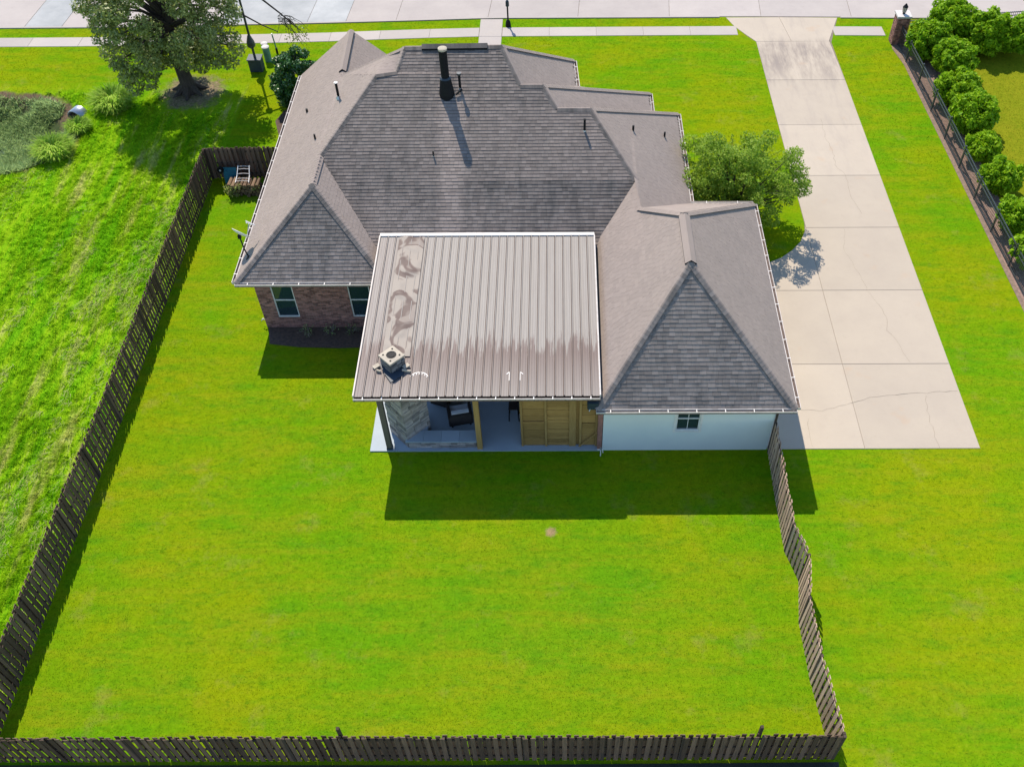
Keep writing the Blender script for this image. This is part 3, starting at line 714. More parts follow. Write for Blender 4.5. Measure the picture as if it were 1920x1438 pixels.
singles = set(key[:295])
for i, (s0, s1, z) in enumerate(cand):
    pr = random.uniform(.006, .014)
    if i in singles and s1 - s0 > bwid - .01:
        if 'b' not in proto: proto['b'] = MB().box((0, 0, 0), (bwid, .03, bh)).mesh('brick', M['brick'])
        o = bpy.data.objects.new('brick', proto['b']); link(o, bw, ((s0 + s1) / 2, YW + .015 - pr, z + bh / 2))
    else:
        rest.cur = random.random(); rest.box(((s0 + s1) / 2, YW + .015 - pr, z + bh / 2), (s1 - s0, .03, bh))
setp(rest.obj('brick', M['brick'], bw), kind='stuff')
# a darker rowlock sill course under the windows
def window(h, y, glaz, frame_mat='white', mul=False, curtain=False):
    x0, x1, z0, z1 = h
    fr = MB(); f = .045
    fr.bx(x0, x0 + f, y - .012, y + .08, z0, z1); fr.bx(x1 - f, x1, y - .012, y + .08, z0, z1)
    fr.bx(x0 + f, x1 - f, y - .012, y + .08, z0, z0 + f); fr.bx(x0 + f, x1 - f, y - .012, y + .08, z1 - f, z1)
    o = fr.obj('window', M[frame_mat], house)
    zm = (z0 + z1) / 2 - .02
    MB().bx(x0 + f, x1 - f, y + .0, y + .06, zm - .025, zm + .025).obj('sash_rail', M[frame_mat], o)
    if mul:
        MB().bx((x0 + x1) / 2 - .012, (x0 + x1) / 2 + .012, y + .022, y + .05, z0 + f, zm - .025).obj('muntin', M[frame_mat], o)
        MB().bx((x0 + x1) / 2 - .012, (x0 + x1) / 2 + .012, y + .022, y + .05, zm + .025, z1 - f).obj('muntin', M[frame_mat], o)
    MB().bx(x0 + f, x1 - f, y + .035, y + .043, z0 + f, zm - .025).obj('pane', M['glass'], o)
    MB().bx(x0 + f, x1 - f, y + .03, y + .038, zm + .025, z1 - f).obj('pane', M['glass'], o)
    MB().bx(x0 - .04, x1 + .04, y - .05, y + .0, z0 - .07, z0 - .004).obj('sill', M['brick'] if not mul else M['white'], o)
    return o
window(W1, YW + .03, None); window(W2, YW + .03, None); window(W3, YG + .03, None, mul=True)
tr = MB(); x0, x1, z0, z1 = W3; t = .09
tr.bx(x0 - t, x0 - .003, YG - .022, YG - .002, z0 - t, z1 + t); tr.bx(x1 + .003, x1 + t, YG - .022, YG - .002, z0 - t, z1 + t); tr.bx(x0, x1, YG - .022, YG - .002, z1 + .003, z1 + t)
tr.obj('window_trim', M['white'], house)
# downspout at the garage corner
ds = MB(); ds.tube([(8.35, 21.86, 3.0), (8.2, 22.3, 2.85), (8.09, 22.42, 2.7), (8.09, 22.42, .15), (8.12, 22.25, .08)], .045, 8); ds.obj('downspout', M['fence_post'], house)
# flues and vents on the roof
def vent(p, h, r, cap=None, boot=True, name='vent_pipe'):
    x, y, z = p; mb = MB(); mb.tube([(x, y, z - .1), (x, y, z + h)], r, 10); o = mb.obj(name, M['black'], house, smooth=False)
    if boot: MB().tube([(x, y, z - .06), (x, y, z + .07)], [r * 2.1, r * 1.1], 10).obj('vent_boot', M['steel'], o)
    if cap: MB().tube([(x, y, z + h), (x, y, z + h + cap)], r * 1.35, 10).obj('vent_cap', M['steel'], o)
    return o
fl = MB(); fx, fy = -4.82, 36.35
fl.tube([(fx, fy, 6.85), (fx, fy, 7.1), (fx, fy, 7.75), (fx, fy, 7.85), (fx, fy, 9.1)], [.33, .33, .23, .175, .175], 20)
flo = fl.obj('flue_pipe', M['black'], house, smooth=False)
MB().tube([(fx, fy, 9.1), (fx, fy, 9.18), (fx, fy, 9.21)], [.19, .19, .12], 20).obj('flue_cap', M['cap'], flo)
MB().tube([(fx, fy, 7.8), (fx, fy, 7.87)], [.25, .2], 20).obj('storm_collar', M['navy'], flo)
fm = MB(); sl = math.atan(.57)
RM = Matrix.Rotation(sl, 3, 'X')
fm.box((fx, fy - .1, 7.06 - .04), (.8, .8, .012), M=RM); fm.obj('flue_flashing', M['iron'], flo)
vp = vent((-4.25, 36.52, 7.15), .72, .055, None)
MB().tube([(-4.25, 36.52, 7.86), (-4.25, 36.52, 7.94)], .1, 10).obj('vent_cap', M['iron'], vp)
MB().tube([(-4.42, 36.2, 7.1), (-4.15, 36.38, 7.25)], .045, 8).obj('pipe_elbow', M['black'], vp)
vent((1.085, 34.8, 6.17), .62, .05); vent((-5.33, 33.81, 5.61), .3, .035)
vent((3.3, 36.37, 5.15), .25, .05, boot=False); vent((4.9, 37.74, 3.87), .25, .045, boot=False)
vent((-9.94, 37.97, 5.89), .72, .06, .03); vent((-11.91, 39.29, 4.27), .18, .055, boot=False); vent((-10.76, 35.75, 5.21), .24, .045, boot=False)
# hose tap at the left corner of the brick wall
tp = MB(); tp.tube([(-12.8, 29.4, .35), (-12.98, 29.4, .35), (-13.02, 29.4, .28)], .022, 8); tp.tube([(-12.92, 29.4, .35), (-12.92, 29.4, .42)], .03, 8); tp.obj('hose_tap', M['offwhite'], house)

# ------------------------------------------------------------------ patio and its roof
pt = MB().prism([(-7.43, 22.44), (1.6, 22.44), (1.6, 29.94), (-7.43, 29.94)], -.02, .05).obj('patio', M['patio']); setp(pt, kind='structure')
cover = thing('patio_cover', 'ribbed metal patio roof on timber posts behind the house', 'patio roof', (-3, 22.5, 0))
PX0, PX1, PY0, PY1, PZ0, PZ1 = -7.45, 1.44, 22.16, 30.6, 3.68, 3.99
slope = (PZ1 - PZ0) / (PY1 - PY0)
pz = lambda y: PZ0 + (y - PY0) * slope
npan = 27; pw = (PX1 - PX0) / npan
for i in range(npan):
    a = PX0 + i * pw; b = a + pw; mb = MB(); mb.cur = 0.0
    prof = [(a + .01, 0), (a + .016, .055), (a + .04, .055), (a + .05, 0), (a + pw * .40, 0), (a + pw * .42, .006), (a + pw * .46, .006), (a + pw * .48, 0), (a + pw * .70, 0), (a + pw * .72, .006), (a + pw * .76, .006), (a + pw * .78, 0), (b - .018, 0)]
    V = []
    for y in (PY0 - .03, PY1):
        V += [(x, y, pz(y) + h + random.uniform(0, .001)) for x, h in prof]
    n = len(prof)
    mb.add(V, [(j, j + 1, n + j + 1, n + j) for j in range(n - 1)])
    mb.obj('roof_panel', M['metal_roof'], cover)
MB().hexa([(PX0 + .01, PY0, PZ0 - .035), (PX1 - .01, PY0, PZ0 - .035), (PX1 - .01, PY1, PZ1 - .035), (PX0 + .01, PY1, PZ1 - .035), (PX0 + .01, PY0, PZ0 - .012), (PX1 - .01, PY0, PZ0 - .012), (PX1 - .01, PY1, PZ1 - .012), (PX0 + .01, PY1, PZ1 - .012)]).obj('roof_deck', M['trough'], cover)
MB().beam((PX0, PY1 + .05, PZ1 + .03), (PX1, PY1 + .05, PZ1 + .03), .16, .05).obj('ridge_flashing', M['white'], cover)
MB().bx(PX0 + .1, PX1 - .1, PY1 - .02, PY1 + .03, 3.6, PZ1 - .02).obj('back_board', M['offwhite'], cover)
for x in (PX0 + .0, PX1 - .0):
    MB().beam((x, PY0 - .02, PZ0 - .02), (x, PY1, PZ1 - .02), .05, .14).obj('edge_trim', M['gutter'] if x < 0 else M['offwhite'], cover)
MB().beam((PX0 + .03, PY0 + .02, PZ0 - .1), (PX1 - .03, PY0 + .02, PZ0 - .1), .03, .16).obj('fascia', M['fence_post'], cover)
ga = MB(); a = Vector((PX0, PY0, PZ0 - .02)); b = Vector((PX1, PY0, PZ0 - .02))
tg = MB(); tg.beam(a + Vector((0, -.062, -.11)), b + Vector((0, -.062, -.11)), .15, .03); tg.obj('gutter_trough', M['trough'], cover)
ga.beam(a + Vector((0, -.125, -.048)), b + Vector((0, -.125, -.048)), .014, .055); ga.beam(a + Vector((0, -.118, -.02)), b + Vector((0, -.118, -.02)), .024, .014)
ga.obj('gutter', M['gutter'], cover)
for k in range(13):
    x = PX0 + (k + .5) * (PX1 - PX0) / 13
    MB().beam((x, PY0, PZ0 - .028), (x, PY0 - .15, PZ0 - .028), .03, .016).obj('gutter_bracket', M['white'], cover)
MB().bx(PX0 + .25, PX1 - .2, 22.5, 22.72, 3.22, 3.55).obj('header_beam', M['cedar_v'], cover)
for x in (-6.67, -3.14):
    MB().bx(x - .1, x + .1, 22.5, 22.7, .05, 3.22).obj('post', M['grey_wood'] if x < -5 else M['cedar_v'], cover)
MB().bx(-6.78, -6.56, 22.48, 22.72, .05, .16).obj('post_foot', M['navy'], cover)
for x in (-5.2, -2.0): MB().beam((x, 22.75, 3.45), (x, 30.5, 3.74), .09, .2).obj('rafter', M['cedar_v'], cover)
MB().bx(1.42, 1.60, 22.47, 22.66, .05, 3.4).obj('corner_column', M['brick'], cover)
# wavy sheet of flashing running from the chimney up to the ridge
wx0, wx1 = -6.62, -5.58
nxs, nys = 11, 80; V = []; rr = []
for j in range(nys + 1):
    for i in range(nxs + 1):
        x = wx0 + (wx1 - wx0) * i / nxs; y = 24.0 + (30.5 - 24.0) * j / nys
        e = math.sin(math.pi * i / nxs)
        h = .045 + e * (.035 * math.sin(y * 4.2 + 1.4 * math.sin(x * 5)) + .02 * math.sin(y * 9.3 + x * 4) + .02 * math.sin(y * 2.1 - x * 6))
        V.append((x, y, pz(y) + max(h, .036)))
n = nxs + 1
F = [(j * n + i, j * n + i + 1, (j + 1) * n + i + 1, (j + 1) * n + i) for j in range(nys) for i in range(nxs)]
fs = bpy.data.objects.new('flashing_sheet', mesh_np('flashing_sheet', V, F, M['sheet'], smooth=True)); link(fs, cover)
for ang in (150, 128, 108, 92, 74, 54, 34):
    cx, cy, r = -5.15, 22.95, .34
    p = Vector((cx + r * math.cos(R(ang)), cy + r * .9 * math.sin(R(ang)), 0)); p.z = pz(p.y) + .006
    t = Vector((-math.sin(R(ang)), math.cos(R(ang)), 0)) * .06
    MB().beam(p - t, p + t, .035, .012).beam(p, p + Vector((0, -.11, 0)), .022, .012).obj('sealant_mark', M['white'], cover)
for x in (-1.86, -1.46):
    MB().beam((x, 23.25, pz(23.25) + .01), (x + (.1 if x > -1.6 else -.1), 23.15, pz(23.15) + .01), .03, .012).beam((x, 23.25, pz(23.25) + .008), (x, 22.85, pz(22.85) + .008), .02, .01).obj('sealant_mark', M['white'], cover)
# closet of cedar boards under the right part of the roof
clo = thing('timber_closet', 'cedar board closet under the patio roof, diagonal brace on its right panel', 'closet', (0, 22.7, 0.05))
CY = 22.66
MB().bx(-1.5, 1.41, CY + .07, CY + .1, .05, 3.2).obj('backing_board', M['cedar'], clo)
for x in (-1.52, -.6, .33, .72, 1.33):
    wd = .085 if x not in (.33,) else .26
    MB().bx(x, x + wd, CY - .02, CY + .068, .055, 3.2).obj('stud', M['cedar_v'], clo)
def boards(x0, x1, zs, y=CY + .03):
    for a, b in zip(zs[:-1], zs[1:]): MB().bx(x0, x1, y + random.uniform(-.006, .006), CY + .069, a + .006, b - .006).obj('board', M['cedar'], clo)
boards(-1.43, -.605, [.06, .52, 1.02, 1.5]); boards(-1.43, -.605, [1.58, 1.9, 2.3, 2.75, 3.2])
MB().bx(-1.43, -.605, CY - .03, CY + .069, 1.505, 1.575).obj('ledge', M['cedar'], clo)
boards(-.51, .325, [.06] + [.06 + .196 * k for k in range(1, 17)])
boards(.81, 1.325, [.06, .6, 1.1, 1.42]); boards(.81, 1.325, [1.46, 1.9, 2.5, 3.2])
MB().beam((.72, CY - .06, .08), (1.42, CY - .06, .95), .05, .04, (0, 1, 0)).obj('brace', M['cedar_v'], clo)
MB().bx(-1.52, -1.47, CY + .1, 26.5, .055, 3.2).obj('side_board', M['cedar_v'], clo)
# equipment box under the eave
eb = thing('equipment_box', 'dark slate box fixed under the patio eave next to the garage roof', 'box', (1.2, 22.3, 3.1))
b0 = MB().bx(.98, 1.4, 22.05, 22.45, 3.02, 3.42).obj('casing', M['navy'], eb)
MB().bx(1.0, 1.38, 22.0, 22.049, 3.05, 3.39).obj('front_panel', M['navy'], eb); MB().tube([(1.1, 22.03, 3.1), (1.05, 21.97, 3.0)], .02, 6).obj('fitting', M['steel'], eb)

# ------------------------------------------------------------------ fireplace with chimney and stone seat
fp = thing('stone_fireplace', 'corner ledgestone fireplace whose chimney rises through the metal patio roof', 'fireplace', (-6.1, 23.2, 0.05))
def stones(cx, cy, z0, z1, ax, ay, rz, parent, faces, hh=(.08, .15), ll=(.18, .42), mat='stone'):
    """stone courses on the listed faces of a box of half sizes ax, ay turned by rz"""
    RM = Matrix.Rotation(rz, 3, 'Z'); cen = Vector((cx, cy, 0))
    for fc in faces:
        half = ax if fc in 'sn' else ay
        z = z0
        while z < z1 - .02:
            h = min(random.uniform(*hh), z1 - z); x = -half
            while x < half - .02:
                l = min(random.uniform(*ll), half - x)
                if half - (x + l) < .08: l = half - x
                t = random.uniform(.05, .09); xm = x + l / 2
                loc = {'s': (xm, -ay - t / 2 + .04, 0), 'n': (xm, ay + t / 2 - .04, 0), 'w': (-ax - t / 2 + .04, xm, 0), 'e': (ax + t / 2 - .04, xm, 0)}[fc]
                dim = (l - .012, t, h - .012) if fc in 'sn' else (t, l - .012, h - .012)
                p = RM @ Vector(loc) + cen; mb = MB(); mb.cur = random.random(); mb.box((0, 0, 0), dim)
                o = bpy.data.objects.new('stone', mb.mesh('stone', M[mat])); link(o, parent, (p.x, p.y, z + h / 2), rz)
                x += l
            z += h
FPC = (-5.92, 23.42)
core = MB().box((*FPC, 1.8), (1.1, 1.1, 3.5), R(45)).obj('hearth_core', M['mortar'], fp)
stones(FPC[0], FPC[1], .05, 3.45, .56, .56, R(45), core, 'sw', (.12, .22), (.25, .6))
chx, chy = -6.16, 23.63
ch = MB().box((chx, chy, 3.9), (.56, .56, .6), R(45)).obj('chimney', M['mortar'], fp)
stones(chx, chy, 3.68, 4.19, .30, .30, R(45), ch, 'swen', (.1, .15), (.16, .34), 'stone_dark')
# cap : square slab with a round flue
cp = MB(); ro_, ri, ns = .345, .19, 32
outer = []; inner = []
for k in range(ns):
    a = 2 * math.pi * k / ns; c, s_ = math.cos(a), math.sin(a); f = ro_ / max(abs(c), abs(s_))
    px, py = f * c, f * s_; ca, sa = math.cos(R(45)), math.sin(R(45))
    outer.append((chx + px * ca - py * sa, chy + px * sa + py * ca)); inner.append((chx + ri * (c * ca - s_ * sa), chy + ri * (c * sa + s_ * ca)))
V = [(x, y, 4.26) for x, y in outer] + [(x, y, 4.28) for x, y in inner] + [(x, y, 4.19) for x, y in outer] + [(x, y, 4.0) for x, y in inner]
F = []
for k in range(ns):
    q = (k + 1) % ns; F += [(k, q, ns + q, ns + k), (2 * ns + k, 2 * ns + q, q, k), (ns + k, ns + q, 3 * ns + q, 3 * ns + k)]
cp.add(V, F); cpo = cp.obj('cap_slab', M['cap'], ch)
MB().disc((chx, chy, 4.255), .195, 24).obj('flue_shade_disc', M['black'], ch)  # black disc fills the flue; its dark inside is put into the colour
MB().tube([(chx, chy, 4.256), (chx, chy, 4.268)], .11, 16).obj('flue_damper', M['black'], ch)
for a in (0, 90, 180, 270):
    MB().tube([(chx + .3 * math.cos(R(a)), chy + .3 * math.sin(R(a)), 4.255), (chx + .3 * math.cos(R(a)), chy + .3 * math.sin(R(a)), 4.285)], .035, 8).obj('cap_hole', M['black'], ch)  # short black stubs drawn for dark holes in the cap
for sx in (-1, 1):
    x = chx + sx * .55; mb = MB()
    mb.beam((x - .15, 23.42, pz(23.4) + .07), (x + .04, 23.58, pz(23.6) + .08), .17, .05); mb.beam((x - .08 * sx - .1, 23.3, pz(23.3) + .08), (x + .14, 23.26, pz(23.3) + .06), .05, .09)
    mb.obj('flashing_corner', M['cap'], ch)
bs = MB().prism(ccw([(chx - .5, chy - .02), (chx - .3, chy - .42), (chx + .02, chy - .9), (chx + .42, chy - .55), (chx + .5, chy - .02), (chx, chy + .52)]), pz(23.2) - .02, pz(23.2) + .065).obj('base_flashing', M['navy'], ch)
seat = thing('stone_seat_wall', 'low ledgestone seat wall with pale stone top along the patio edge', 'seat wall', (-4.6, 22.8, 0.05))
sb_ = MB().bx(-5.9, -3.27, 22.62, 22.98, .05, .46).obj('core', M['mortar'], seat)
stones(-4.585, 22.8, .05, .46, 1.315, .19, 0, seat, 's', (.07, .12), (.18, .5))
for i in range(4):
    a = -6.0 + i * .69; MB().bx(a, a + .682, 22.52, 23.08, .462, .525).obj('coping_slab', M['patio'], seat)
MB().prism(ccw([(-5.9, 23.09), (-5.2, 23.09), (-5.2, 23.5), (-5.6, 23.7)]), .05, .5).obj('hearth_ledge', M['patio'], seat)

# ------------------------------------------------------------------ patio furniture
def armchair(x, y, rz, label):
    t = thing('wicker_armchair', label, 'armchair', (x, y, .05), rz)
    MB().bx(-.38, .38, -.36, .36, .1, .36).obj('seat_frame', M['wicker'], t, local=True)
    bk = MB(); bk.box((0, -.37, .5), (.8, .1, .62), M=Matrix.Rotation(R(8), 3, 'X')); bk.obj('backrest', M['wicker'], t, local=True)
    for s in (-1, 1): MB().bx(s * .43 - .055, s * .43 + .055, -.36, .38, .1, .62).obj('armrest', M['wicker'], t, local=True)
    MB().bx(-.36, .36, -.28, .36, .362, .49).obj('seat_cushion', M['cushion'], t, local=True)
    q = MB(); q.box((0, -.27, .66), (.68, .14, .46), M=Matrix.Rotation(R(10), 3, 'X')); q.obj('back_cushion', M['cushion'], t, local=True)
    for sx in (-1, 1):
        for sy in (-1, 1): MB().bx(sx * .36 - .03, sx * .36 + .03, sy * .32 - .03, sy * .32 + .03, 0, .1).obj('leg', M['black'], t, local=True)
armchair(-4.0, 24.0, R(12), 'black wicker armchair with white cushion facing away, behind the stone seat wall')
armchair(-4.75, 25.1, R(-110), 'black wicker armchair deeper under the patio roof, side on')
def stool(x, y):
    t = thing('bar_stool', 'dark slatted bar stool beside the cedar closet', 'stool', (x, y, .05), R(90))
    MB().bx(-.2, .2, -.2, .2, .7, .75).obj('seat', M['wicker'], t, local=True)
    for sx in (-1, 1):
        for sy in (-1, 1): MB().beam((sx * .2, sy * .2, 0), (sx * .17, sy * .17, .7), .035, .035).obj('leg', M['black'], t, local=True)
    for z in (.86, .95, 1.04): MB().bx(-.19, .19, -.2, -.17, z, z + .05).obj('back_slat', M['wicker'], t, local=True)
    for s in (-1, 1): MB().beam((s * .19, -.19, .75), (s * .19, -.2, 1.12), .03, .03).obj('back_post', M['black'], t, local=True)
    MB().bx(-.19, .19, -.2, -.17, .25, .28).obj('foot_rail', M['black'], t, local=True)
stool(-1.85, 24.1)
# faucet stand pipe on the grass
fa = thing('garden_tap', 'white pipe garden tap standing on the grass at the patio corner', 'tap', (1.6, 22.2, 0))
MB().tube([(1.55, 22.2, 0), (1.55, 22.2, .42)], .022, 8).obj('riser', M['white'], fa); MB().tube([(1.4, 22.2, .4), (1.62, 22.2, .42), (1.64, 22.2, .2)], .02, 8).obj('spout', M['white'], fa); MB().tube([(1.55, 22.2, .42), (1.55, 22.2, .5)], .035, 8).obj('handle', M['steel'], fa)

# ------------------------------------------------------------------ satellite dish on the left eave
dish = thing('satellite_dish', 'satellite dish with a triple receiver arm on the left eave', 'satellite dish', (-13.0, 30.2, 3.4))
dc = Vector((-13.22, 30.6, 4.12)); L = Vector((.66, 0, -.46)).normalized(); vd = Vector((-.315, .73, -.61)).normalized()
nrm = L.cross(vd).normalized()
if nrm.z < 0: nrm = -nrm
e1 = L; e2 = nrm.cross(e1)
V = []; F = []
for j in range(6):
    r = .4 * j / 5
    for k in range(24):
        a = 2 * math.pi * k / 24; V.append(dc + (e1 * math.cos(a) + e2 * math.sin(a)) * r + nrm * (.09 * (r / .4) ** 2))
for j in range(5):
    for k in range(24): F.append((j * 24 + k, j * 24 + (k + 1) % 24, (j + 1) * 24 + (k + 1) % 24, (j + 1) * 24 + k))
V2 = [p - nrm * .02 for p in V]; n = len(V)
mb = MB(); mb.add(V + V2, F + [tuple(i + n for i in reversed(f)) for f in F] + [(5 * 24 + k, 5 * 24 + (k + 1) % 24, n + 5 * 24 + (k + 1) % 24, n + 5 * 24 + k) for k in range(24)]); mb.obj('reflector', M['white'], dish, smooth=True)
base = Vector((-12.9, 29.95, 3.45)); elbow = dc - nrm * .1 - e1 * .0
MB().tube([base, base + Vector((-.12, .1, .35)), elbow], .03, 8).obj('mast', M['black'], dish)
MB().box(elbow, (.12, .12, .16)).obj('bracket', M['black'], dish); MB().box(base, (.25, .2, .03), M=Matrix.Rotation(-sl, 3, 'Y')).obj('foot', M['black'], dish)
tip = dc + nrm * .55 + e1 * .12
MB().tube([dc - nrm * .02 + e1 * .3, tip], .02, 6).obj('receiver_arm', M['steel'], dish)
for k in (-1, 0, 1):
    q = tip + e1 * .09 * k; MB().tube([q, q + nrm * .03 - vd * .08], .035, 8).obj('receiver', M['white'], dish)
MB().tube([tip - e1 * .16 + nrm * .05, tip + e1 * .24 + nrm * .05], .025, 6).obj('receiver_bar', M['white'], dish)

# ------------------------------------------------------------------ timber fences
PICK = {mm: [MB().bx(-.07, .07, -.009, .009, 0, h).mesh('picket', M[mm]) for h in (1.80, 1.82, 1.84, 1.815)] for mm in ('fence', 'fence_new')}
def fence(label, path, group='timber pickets round the back garden', h=1.82, pitch=.226, offs=.034, mat='fence', seed=1):
    rr = random.Random(seed)
    t = thing('picket_fence', label, 'fence', (*path[0], 0), 0, 'timber fences round the back garden')
    inv = t
    cnt = 0
    for (x0, y0), (x1, y1) in zip(path[:-1], path[1:]):
        L = math.hypot(x1 - x0, y1 - y0); d = Vector(((x1 - x0) / L, (y1 - y0) / L, 0)); nn = Vector((-d.y, d.x, 0)); ang = math.atan2(d.y, d.x)
        for zr in (.3, .95, 1.6):
            mb = MB(); mb.beam((x0, y0, zr), (x1, y1, zr), .038, .085); mb.obj('rail', M['fence_post'], t)
        np_ = max(1, round(L / 2.44))
        for k in range(np_ + (1 if (x1, y1) == path[-1] else 0)):
            p = Vector((x0, y0, 0)) + d * (L * k / np_)
            mb = MB(); mb.box((0, 0, .9), (.09, .09, 1.8)); 
            o = mb.obj('post', M['fence_post'], t, loc=(p.x + nn.x * .0, p.y + nn.y * .0, 0), rotz=ang)
        n = int(L / pitch)
        for side in (0, 1):
            for k in range(n):
                s = (k + .5 + .5 * side) * L / n
                if s > L - .03: continue
                p = Vector((x0, y0, 0)) + d * (s + rr.uniform(-.012, .012)) + nn * (offs * (1 if side else -1))
                o = bpy.data.objects.new('picket', PICK[mat][rr.randrange(4)])
                link(o, t, (p.x, p.y, rr.uniform(.0, .025)), ang + R(rr.uniform(-1.5, 1.5)))
                o.rotation_euler = (R(rr.uniform(-.8, .8)), R(rr.uniform(-.7, .7)), o.rotation_euler.z)
                cnt += 1
    return t
fl_ = fence('long weathered picket fence between the lawn and the rough lot', [(-17.7, 10.62), (-17.66, 24.0), (-17.72, 39.9)], seed=3)
fb_ = fence('dark rear picket fence closing the lawn at the bottom of the view', [(-17.68, 10.58), (8.33, 10.58)], seed=4)
fr_ = fence('crooked sunlit picket fence running from the garage corner to the rear fence', [(8.1, 22.35), (8.06, 20.2), (8.05, 17.9), (8.36, 16.7), (8.1, 15.1), (8.12, 13.1), (8.33, 10.66)], mat='fence_new', seed=5)
fc_ = fence('short shaded picket fence between the house side and the rough lot corner', [(-17.66, 39.95), (-12.9, 40.02)], seed=6)
for x in (-6.55, 5.85): MB().box((x, 10.7, 1.1), (.09, .09, 2.25)).obj('tall_post', M['fence_post'], fb_)

# ------------------------------------------------------------------ grass
def in_rect(x, y, r): return (x > r[0]) & (x < r[1]) & (y > r[2]) & (y < r[3])
SOLID = [(-12.8, -7.3, 29.3, 44.3), (-7.45, 1.65, 22.4, 42.2), (1.6, 8.05, 22.45, 33.2), (1.6, 5.3, 33, 41.9), (11.85, 16.42, 22.45, 53.1), (8.03, 11.9, 22.45, 33.3), (-4.86, -3.43, 42, 56), (10.4, 17.3, 53, 56.1)]
def keep_lawn(x, y):
    k = np.ones(len(x), bool)
    for r in SOLID: k &= ~in_rect(x, y, r)
    k &= ~((x > 8) & (x < 11.9) & (y > 33.2) & (y < 36.2) & (((x - 9.0) / 2.9) ** 2 + ((y - 36.2) / 3.1) ** 2 > 1) )
    sw = np.interp(x, SW_X, SW_Y); k &= ~((y > sw - 1.1) & (y < sw + .03) & ((x < 19.8)))
    k &= ~((y > np.interp(x, ST_X, ST_Y) - .03))
    k &= ~((x > 20.1) & (x < 22.0)); k &= ~in_rect(x, y, (-12.7, -7.5, 28.1, 29.3)); k &= ~in_rect(x, y, (-15.2, -12.8, 42.3, 46.5))
    k &= ~(((x + 20.8) / 1.5) ** 2 + ((y - 48.1) / 1.4) ** 2 < 1)
    return k
def blade_mesh(name, x, y, z, h, wd, lean, mat, rnd, az=None):
    n = len(x); a = rng.uniform(0, 2 * np.pi, n); b = rng.uniform(0, 2 * np.pi, n) if az is None else az
    V = np.empty((n, 3, 3))
    V[:, 0] = np.stack([x - np.cos(a) * wd / 2, y - np.sin(a) * wd / 2, z], -1)
    V[:, 1] = np.stack([x + np.cos(a) * wd / 2, y + np.sin(a) * wd / 2, z], -1)
    V[:, 2] = np.stack([x + np.cos(b) * lean * h, y + np.sin(b) * lean * h, z + h * np.sqrt(np.maximum(1 - lean ** 2 * .5, .2))], -1)
    return mesh_np(name, V.reshape(-1, 3), np.arange(3 * n).reshape(n, 3), mat, np.repeat(rnd, 3))
def lawn(name, box, dens, h=(.012, .03), w_=(.012, .03)):
    A = (box[1] - box[0]) * (box[3] - box[2]); n = int(A * dens)
    x = rng.uniform(box[0], box[1], n); y = rng.uniform(box[2], box[3], n); k = keep_lawn(x, y); x, y = x[k], y[k]; n = len(x)
    o = bpy.data.objects.new(name, blade_mesh(name, x, y, np.full(n, .0), rng.uniform(*h, n), rng.uniform(*w_, n), rng.uniform(.6, 1.35, n), M['blade'], rng.uniform(0, 1, n))); link(o); setp(o, kind='stuff')
lawn('lawn_grass', (-17.6, 8.1, 10.7, 29.3), 380)
lawn('lawn_grass', (8.45, 20.5, 8.6, 40), 260)
lawn('lawn_grass', (-17.6, -12.8, 29.3, 42), 200)
lawn('lawn_grass', (-34, 20.3, 40, 56), 110, (.03, .05), (.02, .04))
lawn('lawn_grass', (20.6, 34, 28, 56), 90, (.03, .05), (.02, .04))
def vnoise(x, y, seed):
    g_ = np.random.default_rng(seed).uniform(0, 1, (64, 64)); xi = np.floor(x).astype(int); yi = np.floor(y).astype(int); fx_ = x - xi; fy_ = y - yi
    fx_ = fx_ * fx_ * (3 - 2 * fx_); fy_ = fy_ * fy_ * (3 - 2 * fy_); q = lambda a, b: g_[a % 64, b % 64]
    return (q(xi, yi) * (1 - fx_) + q(xi + 1, yi) * fx_) * (1 - fy_) + (q(xi, yi + 1) * (1 - fx_) + q(xi + 1, yi + 1) * fx_) * fy_
def lotrow(x, y):
    w_ = x + .5 * vnoise(y * .3, x * .2, 3)
    v = .5 * vnoise(w_ * 1.7, y * .16, 1) + .3 * vnoise(w_ * 3.6, y * .5, 2) + .2 * vnoise(x * 2.2, y * 2.0, 5)
    return np.clip((v - .3) / .4, 0, 1)
# rough lot: long grass in mown rows that run along the fence
n = 260000
x = rng.uniform(-31, -17.85, n); y = rng.uniform(9, 50.5, n)
rowf = lotrow(x, y)
cl = np.clip((vnoise(x * 2.6, y * 2.2, 31) * .6 + vnoise(x * 6, y * 5, 32) * .4 - .3) * 2.2, 0, 1)
e = ((x + 31.2) / 5.6) ** 2 + ((y - 43.9) / 4.2) ** 2
k = (rng.uniform(0, 1, n) < .15 + .35 * rowf + .5 * cl) & (e > .95) & ~((y > 47.5) & (x < -21)) & (y < 49 + .15 * (x + 17))
k &= ~((x > -22.5) & (y > 45.8))
x, y, rowf, cl = x[k], y[k], rowf[k], cl[k]; n = len(x)
rnd = np.clip(rng.uniform(0, .8, n) + .5 * (rowf < .25), 0, 1)
h = rng.uniform(.08, .18, n) * (.4 + .6 * rowf + .5 * cl)
az = np.where(rng.uniform(0, 1, n) < .6, rng.normal(-1.2, .7, n), rng.uniform(0, 6.28, n))
o = bpy.data.objects.new('rough_grass', blade_mesh('rough_grass', x, y, gz(x, y), h, rng.uniform(.014, .034, n), rng.uniform(.6, 1.4, n), M['rough'], rnd, az)); link(o); setp(o, kind='stuff')
